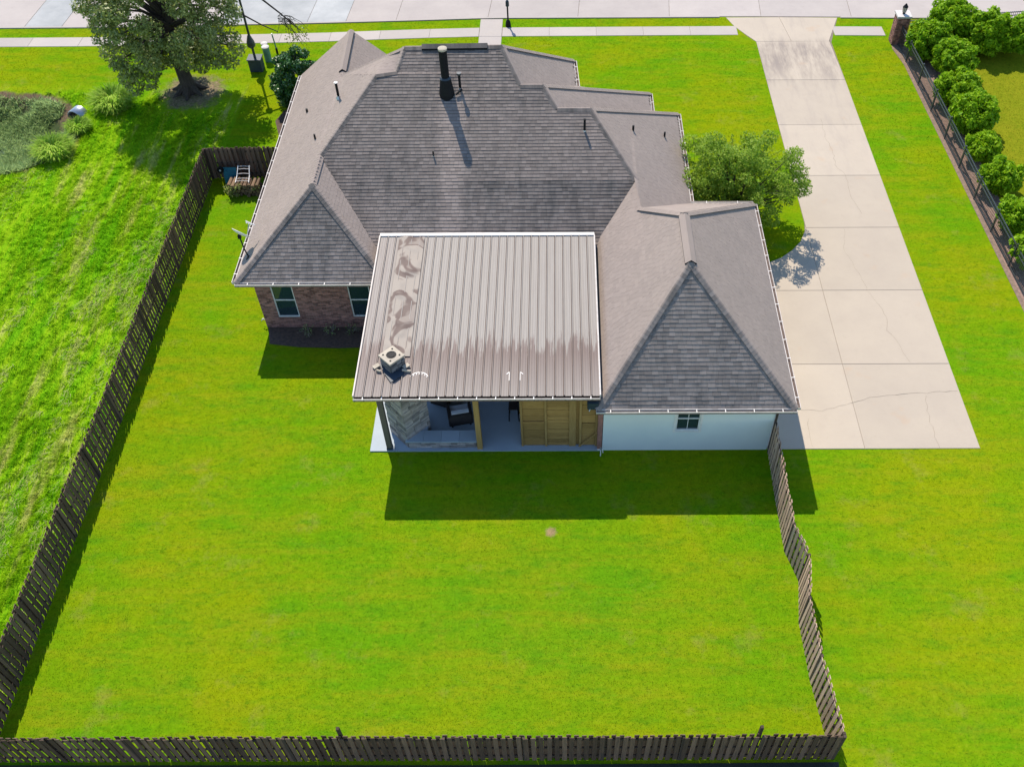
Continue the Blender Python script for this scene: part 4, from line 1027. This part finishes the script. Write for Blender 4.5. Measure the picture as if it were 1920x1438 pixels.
# taller tufts standing in the rows
nt_ = 60000; tx_ = rng.uniform(-31, -18.0, nt_); ty_ = rng.uniform(9, 48, nt_); rf = lotrow(tx_, ty_); pn = vnoise(tx_ * .5, ty_ * .3, 41)
e = ((tx_ + 31.2) / 5.6) ** 2 + ((ty_ - 43.9) / 4.2) ** 2
k = (rng.uniform(0, 1, nt_) < .06 + .5 * rf * np.clip(pn * 1.6 - .3, 0, 1)) & (e > 1.0) & ~((tx_ > -22.5) & (ty_ > 45.5))
tx_, ty_ = tx_[k], ty_[k]; nt_ = len(tx_); per_ = 15; n = nt_ * per_
ang0 = np.repeat(rng.normal(-1.3, .9, nt_), per_); hh = np.repeat(rng.uniform(.14, .36, nt_), per_) * rng.uniform(.6, 1.1, n); rn_ = np.repeat(rng.uniform(0, 1, nt_), per_) * .7 + rng.uniform(0, .3, n)
x = np.repeat(tx_, per_) + rng.normal(0, .06, n); y = np.repeat(ty_, per_) + rng.normal(0, .06, n)
o = bpy.data.objects.new('rough_grass', blade_mesh('rough_grass', x, y, gz(x, y), hh, rng.uniform(.018, .04, n), rng.uniform(.5, 1.35, n), M['rough'], rn_, ang0 + rng.normal(0, .7, n))); link(o); setp(o, kind='stuff')
# flattened pale hay lying in the rows
n = 80000
x = rng.uniform(-31, -18.2, n); y = rng.uniform(9, 46, n)
rowf = lotrow(x, y)
e = ((x + 31.2) / 5.6) ** 2 + ((y - 43.9) / 4.2) ** 2
pat = np.clip((vnoise(x * .35, y * .12, 11) - .25) * 2.5, 0, 1)
k = (rowf < .36) & (rng.uniform(0, 1, n) < pat) & (e > 1.0); x, y = x[k], y[k]; n = len(x)
M['hay'] = mat_leaf('hay', (0.27, 0.33, 0.06), (0.45, 0.47, 0.21), 0.4, 0.9, 0.0)
o = bpy.data.objects.new('hay', blade_mesh('hay', x, y, gz(x, y) + .03, rng.uniform(.12, .35, n), rng.uniform(.02, .04, n), rng.uniform(1.2, 1.4, n), M['hay'], rng.uniform(0, 1, n), rng.normal(-1.5, .6, n))); link(o); setp(o, kind='stuff')
# ditch weeds
n = 60000; a = rng.uniform(0, 6.283, n); r = np.sqrt(rng.uniform(0, 1, n)); x = -31.2 + 5.3 * r * np.cos(a); y = 43.7 + 3.9 * r * np.sin(a)
k = (x > -37) & ~((x < -29.9) & (np.abs(y - 43.0) < .55) & (rng.uniform(0, 1, n) < .9)) & (vnoise(x * .9, y * .9, 21) > .2)
k &= ~((y > 46.6 + .6 * vnoise(x, y, 22)) & (rng.uniform(0, 1, n) < .8)) & ~((np.abs(x + 26.9) < .75) & (y > 44.3) & (y < 46.9))
x, y = x[k], y[k]; n = len(x)
o = bpy.data.objects.new('ditch_weeds', blade_mesh('ditch_weeds', x, y, gz(x, y), rng.uniform(.12, .42, n), rng.uniform(.05, .11, n), rng.uniform(.5, 1.4, n), M['ditch'], np.clip(rng.uniform(0, 1, n) * .6 + .5 * vnoise(x * .6, y * .6, 23), 0, 1))); link(o); setp(o, kind='stuff')

# ------------------------------------------------------------------ trees and shrubs
def leaves(cent, rad, per, size, squash=.8, seed=1, outward=.6):
    """leaf quads in gaussian clumps, facing mostly outwards and up"""
    r = np.random.default_rng(seed); P = []; D = []
    for (c, rd), m_ in zip(zip(cent, rad), per):
        d = r.normal(size=(m_, 3)); d /= np.linalg.norm(d, axis=1)[:, None]
        q = d * (r.uniform(.35, 1.0, m_) ** .6)[:, None] * rd; q[:, 2] *= squash
        P.append(np.asarray(c) + q); D.append(d)
    P = np.concatenate(P); D = np.concatenate(D); n = len(P)
    nr = D * outward + r.normal(size=(n, 3)) * .6 + np.array([0, 0, .45]); nr /= np.linalg.norm(nr, axis=1)[:, None]
    t = np.cross(nr, r.normal(size=(n, 3))); t /= np.linalg.norm(t, axis=1)[:, None]; b = np.cross(nr, t)
    s = r.uniform(size[0], size[1], n)[:, None]; wv = s * r.uniform(.45, .7, n)[:, None]
    V = np.empty((n, 4, 3)); V[:, 0] = P - t * s / 2; V[:, 1] = P + b * wv / 2 - t * s * .05; V[:, 2] = P + t * s / 2 - nr * s * .12; V[:, 3] = P - b * wv / 2 - t * s * .05
    rn = np.clip(r.uniform(0, 1, n) * .75 + .25 * r.uniform(0, 1, n), 0, 1)
    return V.reshape(-1, 3), np.arange(4 * n).reshape(n, 4), np.repeat(rn, 4)
def leaf_obj(name, parent, cent, rad, per, size, mat, seed, local=True, **kw):
    V, F, rn = leaves(cent, rad, per, size, seed=seed, **kw)
    o = bpy.data.objects.new(name, mesh_np(name, V, F, M[mat], rn)); link(o, parent, local=local); return setp(o, kind='stuff') if False else o

# big oak
oak = thing('oak_tree', 'large spreading oak with thick dark trunk on the front lawn by the ditch', 'tree', (-20.95, 48.1, 0))
tk = MB()
tk.tube([(0, 0, -.1), (.02, 0, .35), (-.1, .05, 1.3), (-.2, .1, 2.4), (-.15, .1, 3.4), (.1, .1, 5.0), (.2, 0, 7.2)], [.62, .42, .34, .31, .28, .2, .1], 12)
for a in range(7):
    an = a * .9 + .3; tk.tube([(.3 * math.cos(an), .3 * math.sin(an), .35), (.7 * math.cos(an), .7 * math.sin(an), .08), (1.1 * math.cos(an), 1.1 * math.sin(an), -.05)], [.2, .13, .05], 6)
oc = []; orad = []; rr = np.random.default_rng(21)
for i in range(400):
    if len(oc) >= 135: break
    d = rr.normal(size=3); d /= np.linalg.norm(d); s = rr.uniform(.55, 1.0)
    p = np.array([d[0] * 4.1, d[1] * 3.6, 5.2 + d[2] * 4.3]) * np.array([s, s, 1]); p[2] = 5.2 + d[2] * 4.3 * s
    if p[2] < 1.0 or (p[2] < 2.6 and (p[0] > -.8)) : continue
    if any(np.linalg.norm(p - q) < .6 for q in oc): continue
    oc.append(p); orad.append(rr.uniform(.38, .78))
for p in ((-2.7, -1.2, 1.5), (-2.0, -1.3, 1.9), (-1.5, -1.3, 1.3), (-3.1, -.8, 2.2), (-2.3, -1.5, 1.1), (-1.1, -1.4, 2.0), (-3.3, -.9, 2.9), (-2.6, -1.5, 2.6), (2.3, -.8, 2.3), (1.7, -1.1, 2.7), (1.3, -.6, 1.9), (2.9, -.4, 2.0), (3.4, -.2, 2.7), (.7, 1.2, 2.2), (2.0, .6, 1.8), (-.5, -1.5, 2.6), (-1.0, .8, 1.8)):
    oc.append(np.array(p)); orad.append(.55)
for i in range(0, len(oc), 3):
    p = oc[i]; s = Vector((-.1, .1, min(2.6 + p[2] * .25, 6.0))); e_ = Vector(p); mid = s.lerp(e_, .5) + Vector((0, 0, .3))
    tk.tube([s, mid, e_], [.12, .07, .025], 6)
# bare drooping branches reaching right over the pavement
for pts, rd in (([(.6, .4, 6.2), (2.6, 1.4, 5.6), (4.2, 1.9, 4.95), (5.6, 1.9, 3.55), (6.15, 1.9, 2.9)], .085), ([(.5, .2, 5.0), (2.2, 1.2, 4.4), (3.5, 1.9, 3.5), (4.4, 1.9, 2.9), (5.2, 1.9, 2.5)], .07)):
    tk.tube(pts, [rd * (1 - .16 * k) for k in range(len(pts))], 7)
rq = random.Random(9)
for k in range(26):
    s = Vector((5.55 + rq.uniform(-.2, .5), 1.9, 3.5 - rq.uniform(0, .5))); e_ = s + Vector((rq.uniform(-.2, 1.3), rq.uniform(-.4, .4), rq.uniform(-1.6, .2)))
    tk.tube([s, s.lerp(e_, .5) + Vector((.1, 0, .12)), e_], [.02, .014, .006], 4, False)
tk.obj('trunk', M['bark'], oak, local=True)
leaf_obj('crown', oak, oc, orad, [int(360 * r_ * r_ / .4) for r_ in orad], (.10, .21), 'oak', 31)
leaf_obj('twig_leaves', oak, [(6.3, 1.9, 2.4), (5.9, 1.9, 2.0)], [.7, .5], [90, 60], (.1, .16), 'oak', 32)

# crape myrtle beside the garage
my = thing('crape_myrtle', 'bright green multi stemmed tree between garage and driveway', 'tree', (8.3, 36.3, 0))
rr = np.random.default_rng(5); mc = []; mr = []
for i in range(900):
    if len(mc) >= 140: break
    d = rr.normal(size=3); d /= np.linalg.norm(d); s = rr.uniform(.3, 1.0)
    p = np.array([-.05 + d[0] * 3.15 * s, d[1] * 2.5 * s, 2.6 + d[2] * 2.1 * s])
    if p[2] < .8 or (p[1] < -1.6 and p[0] < -.2): continue
    if any(np.linalg.norm(p - q) < .45 for q in mc): continue
    mc.append(p); mr.append(rr.uniform(.3, .55))
mt = MB()
for i in range(0, len(mc), 2):
    p = Vector(mc[i]); b0_ = Vector((rr.uniform(-.2, .2), rr.uniform(-.2, .2), 0)); mt.tube([b0_, b0_.lerp(p, .45) + Vector((0, 0, .25)), p], [.055, .035, .012], 6)
# feathery outer shoots
sc_, sr_ = [], []
for k in range(46):
    an = rr.uniform(-1.9, 1.9); el = rr.uniform(-.2, .8); s = Vector((2.25 * math.cos(an), 1.9 * math.sin(an), 2.2 + el)); e_ = s + Vector((math.cos(an) * 1.0, math.sin(an) * .65, rr.uniform(.05, .5)))
    mt.tube([s, e_], [.014, .005], 4, False)
    for q in (.45, .7, .95): sc_.append(tuple(s.lerp(e_, q))); sr_.append(.12)
mt.obj('trunk', M['bark'], my, local=True)
leaf_obj('crown', my, mc, mr, [int(230 * r_ * r_ / .18) for r_ in mr], (.08, .16), 'myrtle', 41)
leaf_obj('shoot_leaves', my, sc_, sr_, [14] * len(sc_), (.06, .11), 'myrtle', 42)

# holly at the left wall
ho = thing('holly_tree', 'dark glossy rounded evergreen tree against the left house wall', 'tree', (-14.15, 46.6, 0))
rr = np.random.default_rng(8); hc = []; hr = []
for i in range(600):
    if len(hc) >= 60: break
    z_ = rr.uniform(.3, 3.05); rad_ = 1.35 * math.sqrt(max(0, 1 - ((z_ - 1.3) / 2.0) ** 2)); an = rr.uniform(0, 6.283); s = rr.uniform(.6, 1)
    p = np.array([rad_ * s * math.cos(an), rad_ * s * math.sin(an), z_])
    if any(np.linalg.norm(p - q) < .36 for q in hc): continue
    hc.append(p); hr.append(rr.uniform(.28, .42))
MB().tube([(0, 0, 0), (.03, 0, 1.5), (0, 0, 3.2)], [.12, .08, .03], 8).obj('trunk', M['bark'], ho, local=True)
leaf_obj('crown', ho, hc + [(0, 0, 3.25), (.5, .1, 2.95), (-.5, 0, 2.9)], hr + [.2, .22, .22], [260] * len(hc) + [90, 90, 90], (.11, .19), 'holly', 51)

# hedge shrubs of the neighbour
SHR = [(21.45, 51.2, 1.35, 2.3), (23.3, 53.0, 1.7, 2.6), (25.0, 51.9, 1.5, 2.6), (26.7, 51.7, 1.2, 2.5), (22.45, 49.4, 1.35, 2.1), (21.75, 46.35, 1.2, 2.1), (21.9, 43.75, 1.4, 2.3), (21.75, 41.2, .98, 1.6), (21.85, 38.55, 1.12, 1.9), (21.75, 35.55, 1.08, 1.9), (21.6, 33.1, .98, 1.9)]
SL = ['topmost of the column beside the brick pillar', 'broad one in the corner behind the front iron fence', 'in the row behind the front iron fence, dark beneath', 'in the front row past the dark one', 'between the corner shrubs and the side column', 'second tall one down the side fence', 'largest of the side column', 'smallest of the side column, low and round', 'with broad leaves below the small round one', 'near the picture edge, second from the bottom', 'lowest one at the picture edge']
for (x, y, r_, h_), lab in zip(SHR, SL):
    r_ *= 1.0; h_ *= 1.0
    t = thing('hedge_shrub', 'leafy green shrub ' + lab, 'shrub', (x, y, 0), 0, 'shrubs along the iron fence')
    rr = np.random.default_rng(int(x * 10 + y * 100)); cc = []; cr = []
    for i in range(500):
        if len(cc) >= int(26 * r_ * r_ + 12): break
        d = rr.normal(size=3); d /= np.linalg.norm(d); s = rr.uniform(.55, 1)
        p = np.array([d[0] * (r_ - .2) * s, d[1] * (r_ - .2) * s, h_ * .5 + d[2] * (h_ * .5 - .2) * s])
        if any(np.linalg.norm(p - q) < .34 for q in cc): continue
        cc.append(p); cr.append(rr.uniform(.24, .4))
    st = MB()
    for i in range(0, len(cc), 4): st.tube([(0, 0, 0), tuple(np.array(cc[i]) * .5 + np.array([0, 0, .1])), tuple(cc[i])], [.035, .025, .01], 5)
    st.obj('stem', M['bark'], t, local=True)
    leaf_obj('foliage', t, cc, cr, [150] * len(cc), (.15, .27), 'hedge', int(y * 10), squash=.9)

# tall grass clumps by the ditch
for (x, y, r_, h_, lab) in ((-26.5, 42.1, 1.15, 1.1, 'large pale tall grass clump on the near side of the ditch'), (-24.75, 46.55, 1.3, 1.2, 'bright tall grass clump beside the drain pipe mouth'), (-25.9, 44.2, .75, .8, 'small tall grass clump between the two bigger clumps'), (-30.0, 40.6, .9, .9, 'dark tall grass clump at the left picture edge')):
    t = thing('tall_grass_clump', lab, 'grass clump', (x, y, 0), 0, 'tall grass clumps by the ditch')
    n = int(900 * r_); a = rng.uniform(0, 6.283, n); r0_ = np.sqrt(rng.uniform(0, 1, n)) * r_ * .7; out = rng.uniform(.1, .6, n) * r_
    hh = h_ * rng.uniform(.4, 1, n) * (1 - .35 * (r0_ / r_)); wd = rng.uniform(.03, .06, n)
    bx_, by_ = r0_ * np.cos(a), r0_ * np.sin(a); ca, sa = np.cos(a), np.sin(a)
    V = np.empty((n, 5, 3)); tx, ty = -sa * wd / 2, ca * wd / 2
    V[:, 0] = np.stack([bx_ - tx, by_ - ty, np.zeros(n)], -1); V[:, 1] = np.stack([bx_ + tx, by_ + ty, np.zeros(n)], -1)
    mx_, my_ = bx_ + ca * out * .35, by_ + sa * out * .35
    V[:, 2] = np.stack([mx_ + tx, my_ + ty, hh * .8], -1); V[:, 3] = np.stack([mx_ - tx, my_ - ty, hh * .8], -1); V[:, 4] = np.stack([bx_ + ca * out, by_ + sa * out, hh * rng.uniform(.55, 1.05, n)], -1)
    i5 = np.arange(n)[:, None] * 5
    F = np.concatenate([np.concatenate([i5 + 0, i5 + 1, i5 + 2], 1), np.concatenate([i5 + 0, i5 + 2, i5 + 3], 1), np.concatenate([i5 + 3, i5 + 2, i5 + 4], 1)])
    o = bpy.data.objects.new('leaf', mesh_np('leaf', V.reshape(-1, 3), F, M['pale_leaf'], np.repeat(rng.uniform(0, 1, n), 5))); link(o, t, local=True); setp(o, kind='stuff')
# dry plants in the bed under the brick wall
for i, (x, y, lab) in enumerate(((-10.9, 28.75, 'low dry wispy plant left of the others below the brick wall'), (-9.9, 28.85, 'leggy dry plant in the middle of the bed below the brick wall'), (-9.0, 28.85, 'leggy dry plant nearest the patio roof in the brick wall bed'))):
    t = thing('dry_plant', lab, 'plant', (x, y, .02), 0, 'dry plants in the wall bed')
    q = random.Random(i); mb = MB()
    for k in range(16):
        a = q.uniform(0, 6.28); l_ = q.uniform(.2, .5); mb.tube([(0, 0, 0), (.4 * l_ * math.cos(a), .4 * l_ * math.sin(a), l_ * .8), (l_ * math.cos(a), l_ * math.sin(a), l_ * q.uniform(.6, 1))], [.012, .01, .005], 4, False)
    mb.obj('stem', M['dry'], t, local=True)
    leaf_obj('foliage', t, [(0, 0, .3)], [.35], [60], (.05, .1), 'ditch', i + 70)
# small shrub at the front showing above the ridge
sp_ = thing('front_shrub', 'small leafy shoot showing above the main roof ridge', 'shrub', (-6.0, 47.5, 0))
leaf_obj('foliage', sp_, [(0, 0, 1.2), (.1, 0, 2.0), (.1, 0, 2.5), (-.3, 0, 1.6), (.3, 0, 1.7)], [.5, .35, .2, .4, .4], [120, 80, 50, 60, 60], (.1, .18), 'hedge', 77)
MB().tube([(0, 0, 0), (.1, 0, 2.6)], [.05, .01], 6).obj('stem', M['bark'], sp_, local=True)

# ------------------------------------------------------------------ street furniture
lp = thing('street_lamp', 'dark lamp post with square plinth and bulging collar beside the oak', 'street lamp', (-17.55, 50.3, 0))
MB().bx(-.36, .36, -.3, .3, 0, .72).obj('plinth', M['navy'], lp, local=True); MB().bx(-.4, .4, -.34, .34, .72, .78).obj('plinth_cap', M['navy'], lp, local=True)
MB().tube([(.02, 0, .78), (.02, 0, 5.4)], [.075, .06], 10).obj('pole', M['iron'], lp, local=True)
MB().tube([(.0, 0, 1.35), (.0, 0, 1.5), (.0, 0, 1.75), (.0, 0, 2.15)], [.1, .24, .22, .08], 14).obj('collar', M['iron'], lp, local=True)
MB().tube([(.02, 0, 5.4), (.02, 0, 5.55), (.02, 0, 5.9), (.02, 0, 6.05)], [.1, .2, .16, .03], 12).obj('lantern', M['offwhite'], lp, local=True)
sl_ = thing('path_lamp', 'slim black lamp post at the corner of front path and verge', 'lamp', (-3.1, 55.1, 0))
MB().tube([(0, 0, 0), (0, 0, .1), (0, 0, .35), (0, 0, .42)], [.17, .17, .13, .06], 12).obj('base', M['black'], sl_, local=True); MB().tube([(0, 0, .42), (0, 0, 1.25)], .05, 8).obj('post', M['black'], sl_, local=True)
MB().tube([(0, 0, 1.25), (0, 0, 1.32), (0, 0, 1.6), (0, 0, 1.7)], [.06, .11, .1, .03], 10).obj('lantern', M['navy'], sl_, local=True)
for (x, y, h_, r_, lab) in ((-17.1, 51.25, .85, .2, 'front green cylindrical utility pedestal with pale lid'), (-17.25, 51.65, .85, .18, 'green utility pedestal half hidden behind the front one')):
    t = thing('utility_pedestal', lab, 'utility pedestal', (x, y, 0), 0, 'green utility pedestals by the lamp')
    MB().tube([(0, 0, 0), (0, 0, h_)], r_, 16).obj('body', M['green_box'], t, local=True); MB().tube([(0, 0, h_), (0, 0, h_ + .05), (0, 0, h_ + .09)], [r_ * 1.12, r_ * 1.1, r_ * .6], 16).obj('lid', M['offwhite'], t, local=True)
mk = thing('marker_post', 'thin green marker post with white top beside the pedestals', 'post', (-16.75, 52.1, 0))
MB().tube([(0, 0, .3), (-.05, 0, 1.15)], .04, 8).obj('shaft', M['green_box'], mk, local=True); MB().tube([(0, 0, 0), (0, 0, .32)], .07, 8).obj('foot', M['black'], mk, local=True); MB().tube([(-.05, 0, 1.15), (-.055, 0, 1.24)], .045, 8).obj('cap', M['white'], mk, local=True)
# drain pipe mouth
cu = thing('drain_pipe', 'pale round drain pipe mouth opening into the ditch', 'drain pipe', (-26.6, 45.9, -.38), R(-20))
V = []; ns = 20
for yy, rr_ in ((-.3, .5), (-.3, .43), (.3, .5), (.3, .43)):
    V += [(.0 + rr_ * math.cos(2 * math.pi * k / ns), yy, .18 + rr_ * math.sin(2 * math.pi * k / ns)) for k in range(ns)]
F = []
for k in range(ns):
    q = (k + 1) % ns; F += [(k, q, ns + q, ns + k), (k, 2 * ns + k, 2 * ns + q, q), (ns + k, ns + q, 3 * ns + q, 3 * ns + k)]
MB().add(V, F).obj('pipe', M['steel'], cu, local=True, smooth=True); MB().add([(.43 * math.cos(2 * math.pi * k / ns), .05, .18 + .43 * math.sin(2 * math.pi * k / ns)) for k in range(ns)], [tuple(range(ns))]).obj('dark_inside', M['black'], cu, local=True)

# neighbour's iron fence, pillar, lantern
def iron_fence(label, pts, h=1.3, first_post=0):
    t = thing('iron_fence', label, 'fence', (*pts[0], 0), 0, 'black iron fences of the neighbour')
    pk = MB()
    for (x0, y0), (x1, y1) in zip(pts[:-1], pts[1:]):
        L = math.hypot(x1 - x0, y1 - y0); n = max(2, int(L / .125))
        for z in (.12, h - .28, h - .08): MB().beam((x0, y0, z), (x1, y1, z), .045, .04).obj('rail', M['iron'], t)
        for k in range(1, n): s = k / n; pk.bx(x0 + (x1 - x0) * s - .009, x0 + (x1 - x0) * s + .009, y0 + (y1 - y0) * s - .009, y0 + (y1 - y0) * s + .009, .06, h - .02)
    for x, y in pts: MB().bx(x - .032, x + .032, y - .032, y + .032, 0, h + .05).obj('post', M['iron'], t)
    setp(pk.obj('picket', M['iron'], t), kind='stuff')
iron_fence('black iron side fence running down the mulch bed from the brick pillar', [(20.25, 52.9), (20.3, 50.74), (20.38, 48.25), (20.44, 45.66), (20.5, 43.08), (20.54, 40.5), (20.58, 37.94), (20.66, 35.45), (20.74, 33.0), (20.82, 30.55), (20.9, 28.1)])
iron_fence('black iron front fence between the brick pillar and the corner shrubs', [(20.7, 53.1), (23.1, 53.5), (25.5, 53.9), (28, 54.2), (30.5, 54.3)], 1.35)
pi = thing('brick_pillar', 'square brick pillar with pale stone cap at the fence corner', 'pillar', (20.25, 53.0, 0))
MB().bx(-.36, .36, -.34, .34, 0, 1.7).obj('shaft', M['brick'], pi, local=True)
pk_ = MB()
for r_ in range(21):
    for k in range(4):
        pk_.cur = random.random(); xx = -.36 + .09 + k * .18 + (.04 if r_ % 2 else -.04); pk_.box((max(min(xx, .27), -.27), -.345, .045 + r_ * .079), (.165, .03, .065))
        pk_.cur = random.random(); pk_.box((-.365, max(min(xx, .25), -.25), .045 + r_ * .079), (.03, .165, .065)); pk_.box((.365, max(min(xx, .25), -.25), .045 + r_ * .079), (.03, .165, .065))
setp(pk_.obj('brick', M['brick'], pi, local=True), kind='stuff')
MB().bx(-.42, .42, -.4, .4, 1.7, 1.8).obj('cap', M['offwhite'], pi, local=True)
la = thing('pillar_lantern', 'bronze lantern standing on the brick pillar cap', 'lantern', (20.25, 53.0, 1.8))
MB().tube([(0, 0, 0), (0, 0, .1)], .08, 8).obj('foot', M['black'], la, local=True); MB().tube([(0, 0, .1), (0, 0, .4)], [.1, .14], 6).obj('glass_body', M['cap'], la, local=True); MB().tube([(0, 0, .4), (0, 0, .5), (0, 0, .62)], [.17, .1, .02], 6).obj('roof', M['black'], la, local=True)
for a in range(6): MB().beam((.1 * math.cos(a * 1.047), .1 * math.sin(a * 1.047), .1), (.142 * math.cos(a * 1.047), .142 * math.sin(a * 1.047), .4), .02, .02).obj('bar', M['black'], la, local=True)

# ------------------------------------------------------------------ corner clutter by the short fence
wp = thing('firewood_stack', 'low stack of split logs with yellow weeds beside the short fence', 'log stack', (-15.7, 38.8, 0))
q = random.Random(12)
for rw in range(4):
    for k in range(9 - rw // 2):
        x = -.82 + k * .2 + (.1 if rw % 2 else 0); l_ = q.uniform(.55, .8); r_ = q.uniform(.075, .105); yo = q.uniform(-.08, .08)
        mb = MB(); mb.cur = q.random(); mb.tube([(x, yo - l_ / 2, .1 + rw * .17), (x + q.uniform(-.03, .03), yo + l_ / 2, .1 + rw * .17)], [r_, r_ * .9], 8)
        mb.obj('log', M['log'] if 'log' in M else M.setdefault('log', mat_wood('split_log', (0.22, 0.14, 0.08), (0.12, 0.085, 0.06), .35)), wp, local=True)
leaf_obj('weeds', wp, [(-.7, -.35, .45), (-.5, -.4, .25), (-.3, -.3, .6), (.6, -.3, .5)], [.35, .3, .25, .25], [120, 100, 60, 40], (.06, .13), 'hay', 91)
fcx = thing('metal_chair_frame', 'white metal chair frame lying on top of the log stack', 'chair frame', (-15.75, 39.0, .72))
fr = MB()
for s in (-1, 1): fr.tube([(s * .33, -.4, .02), (s * .31, .0, .12), (s * .28, .45, .42)], .025, 6)
fr.obj('side_rail', M['white'], fcx, local=True)
for k, yy in enumerate((-.32, -.12, .1, .3, .42)):
    zz_ = .04 + max(0, (yy + .1)) * .65; MB().tube([(-.32, yy, zz_), (0, yy + .03, zz_ + .01), (.32, yy, zz_)], .018, 6).obj('slat', M['offwhite'], fcx, local=True)
tb = thing('teal_wheelbarrow', 'teal wheelbarrow tipped up in the shaded fence corner', 'wheelbarrow', (-16.55, 39.5, 0))
tr_ = MB(); P = [(-.3, -.25, .2), (.3, -.25, .2), (.35, .05, .95), (-.35, .05, .95), (-.22, -.1, .2), (.22, -.1, .2), (.26, .15, .9), (-.26, .15, .9)]
tr_.add(P, [(0, 1, 2, 3), (7, 6, 5, 4), (0, 4, 5, 1), (1, 5, 6, 2), (2, 6, 7, 3), (3, 7, 4, 0)]); tr_.obj('tray', M['teal'], tb, local=True)
wh = MB(); wh.tube([(-.45, -.06, .85), (-.45, .06, .85)], .17, 16); wh.obj('wheel', M['black'], tb, local=True); MB().tube([(-.45, -.08, .85), (-.45, .08, .85)], .05, 8).obj('hub', M['white'], tb, local=True)
for s in (-1, 1): MB().tube([(s * .25, -.3, .05), (s * .3, -.05, .5), (-.3 + s * .05, .0, .9)], .02, 6).obj('handle', M['teal'], tb, local=True)
ch_ = thing('pale_blocks', 'curved row of small pale blocks from the log stack to the house', 'block_row', (-14.5, 39.3, 0))
for k in range(7): MB().box((.0 + k * .19 - .6, .1 * math.sin(k), .06), (.12, .1, .09), q.uniform(0, 3)).obj('stone', M['stone'], ch_, local=True)  # small pale blocks set along a dotted white line
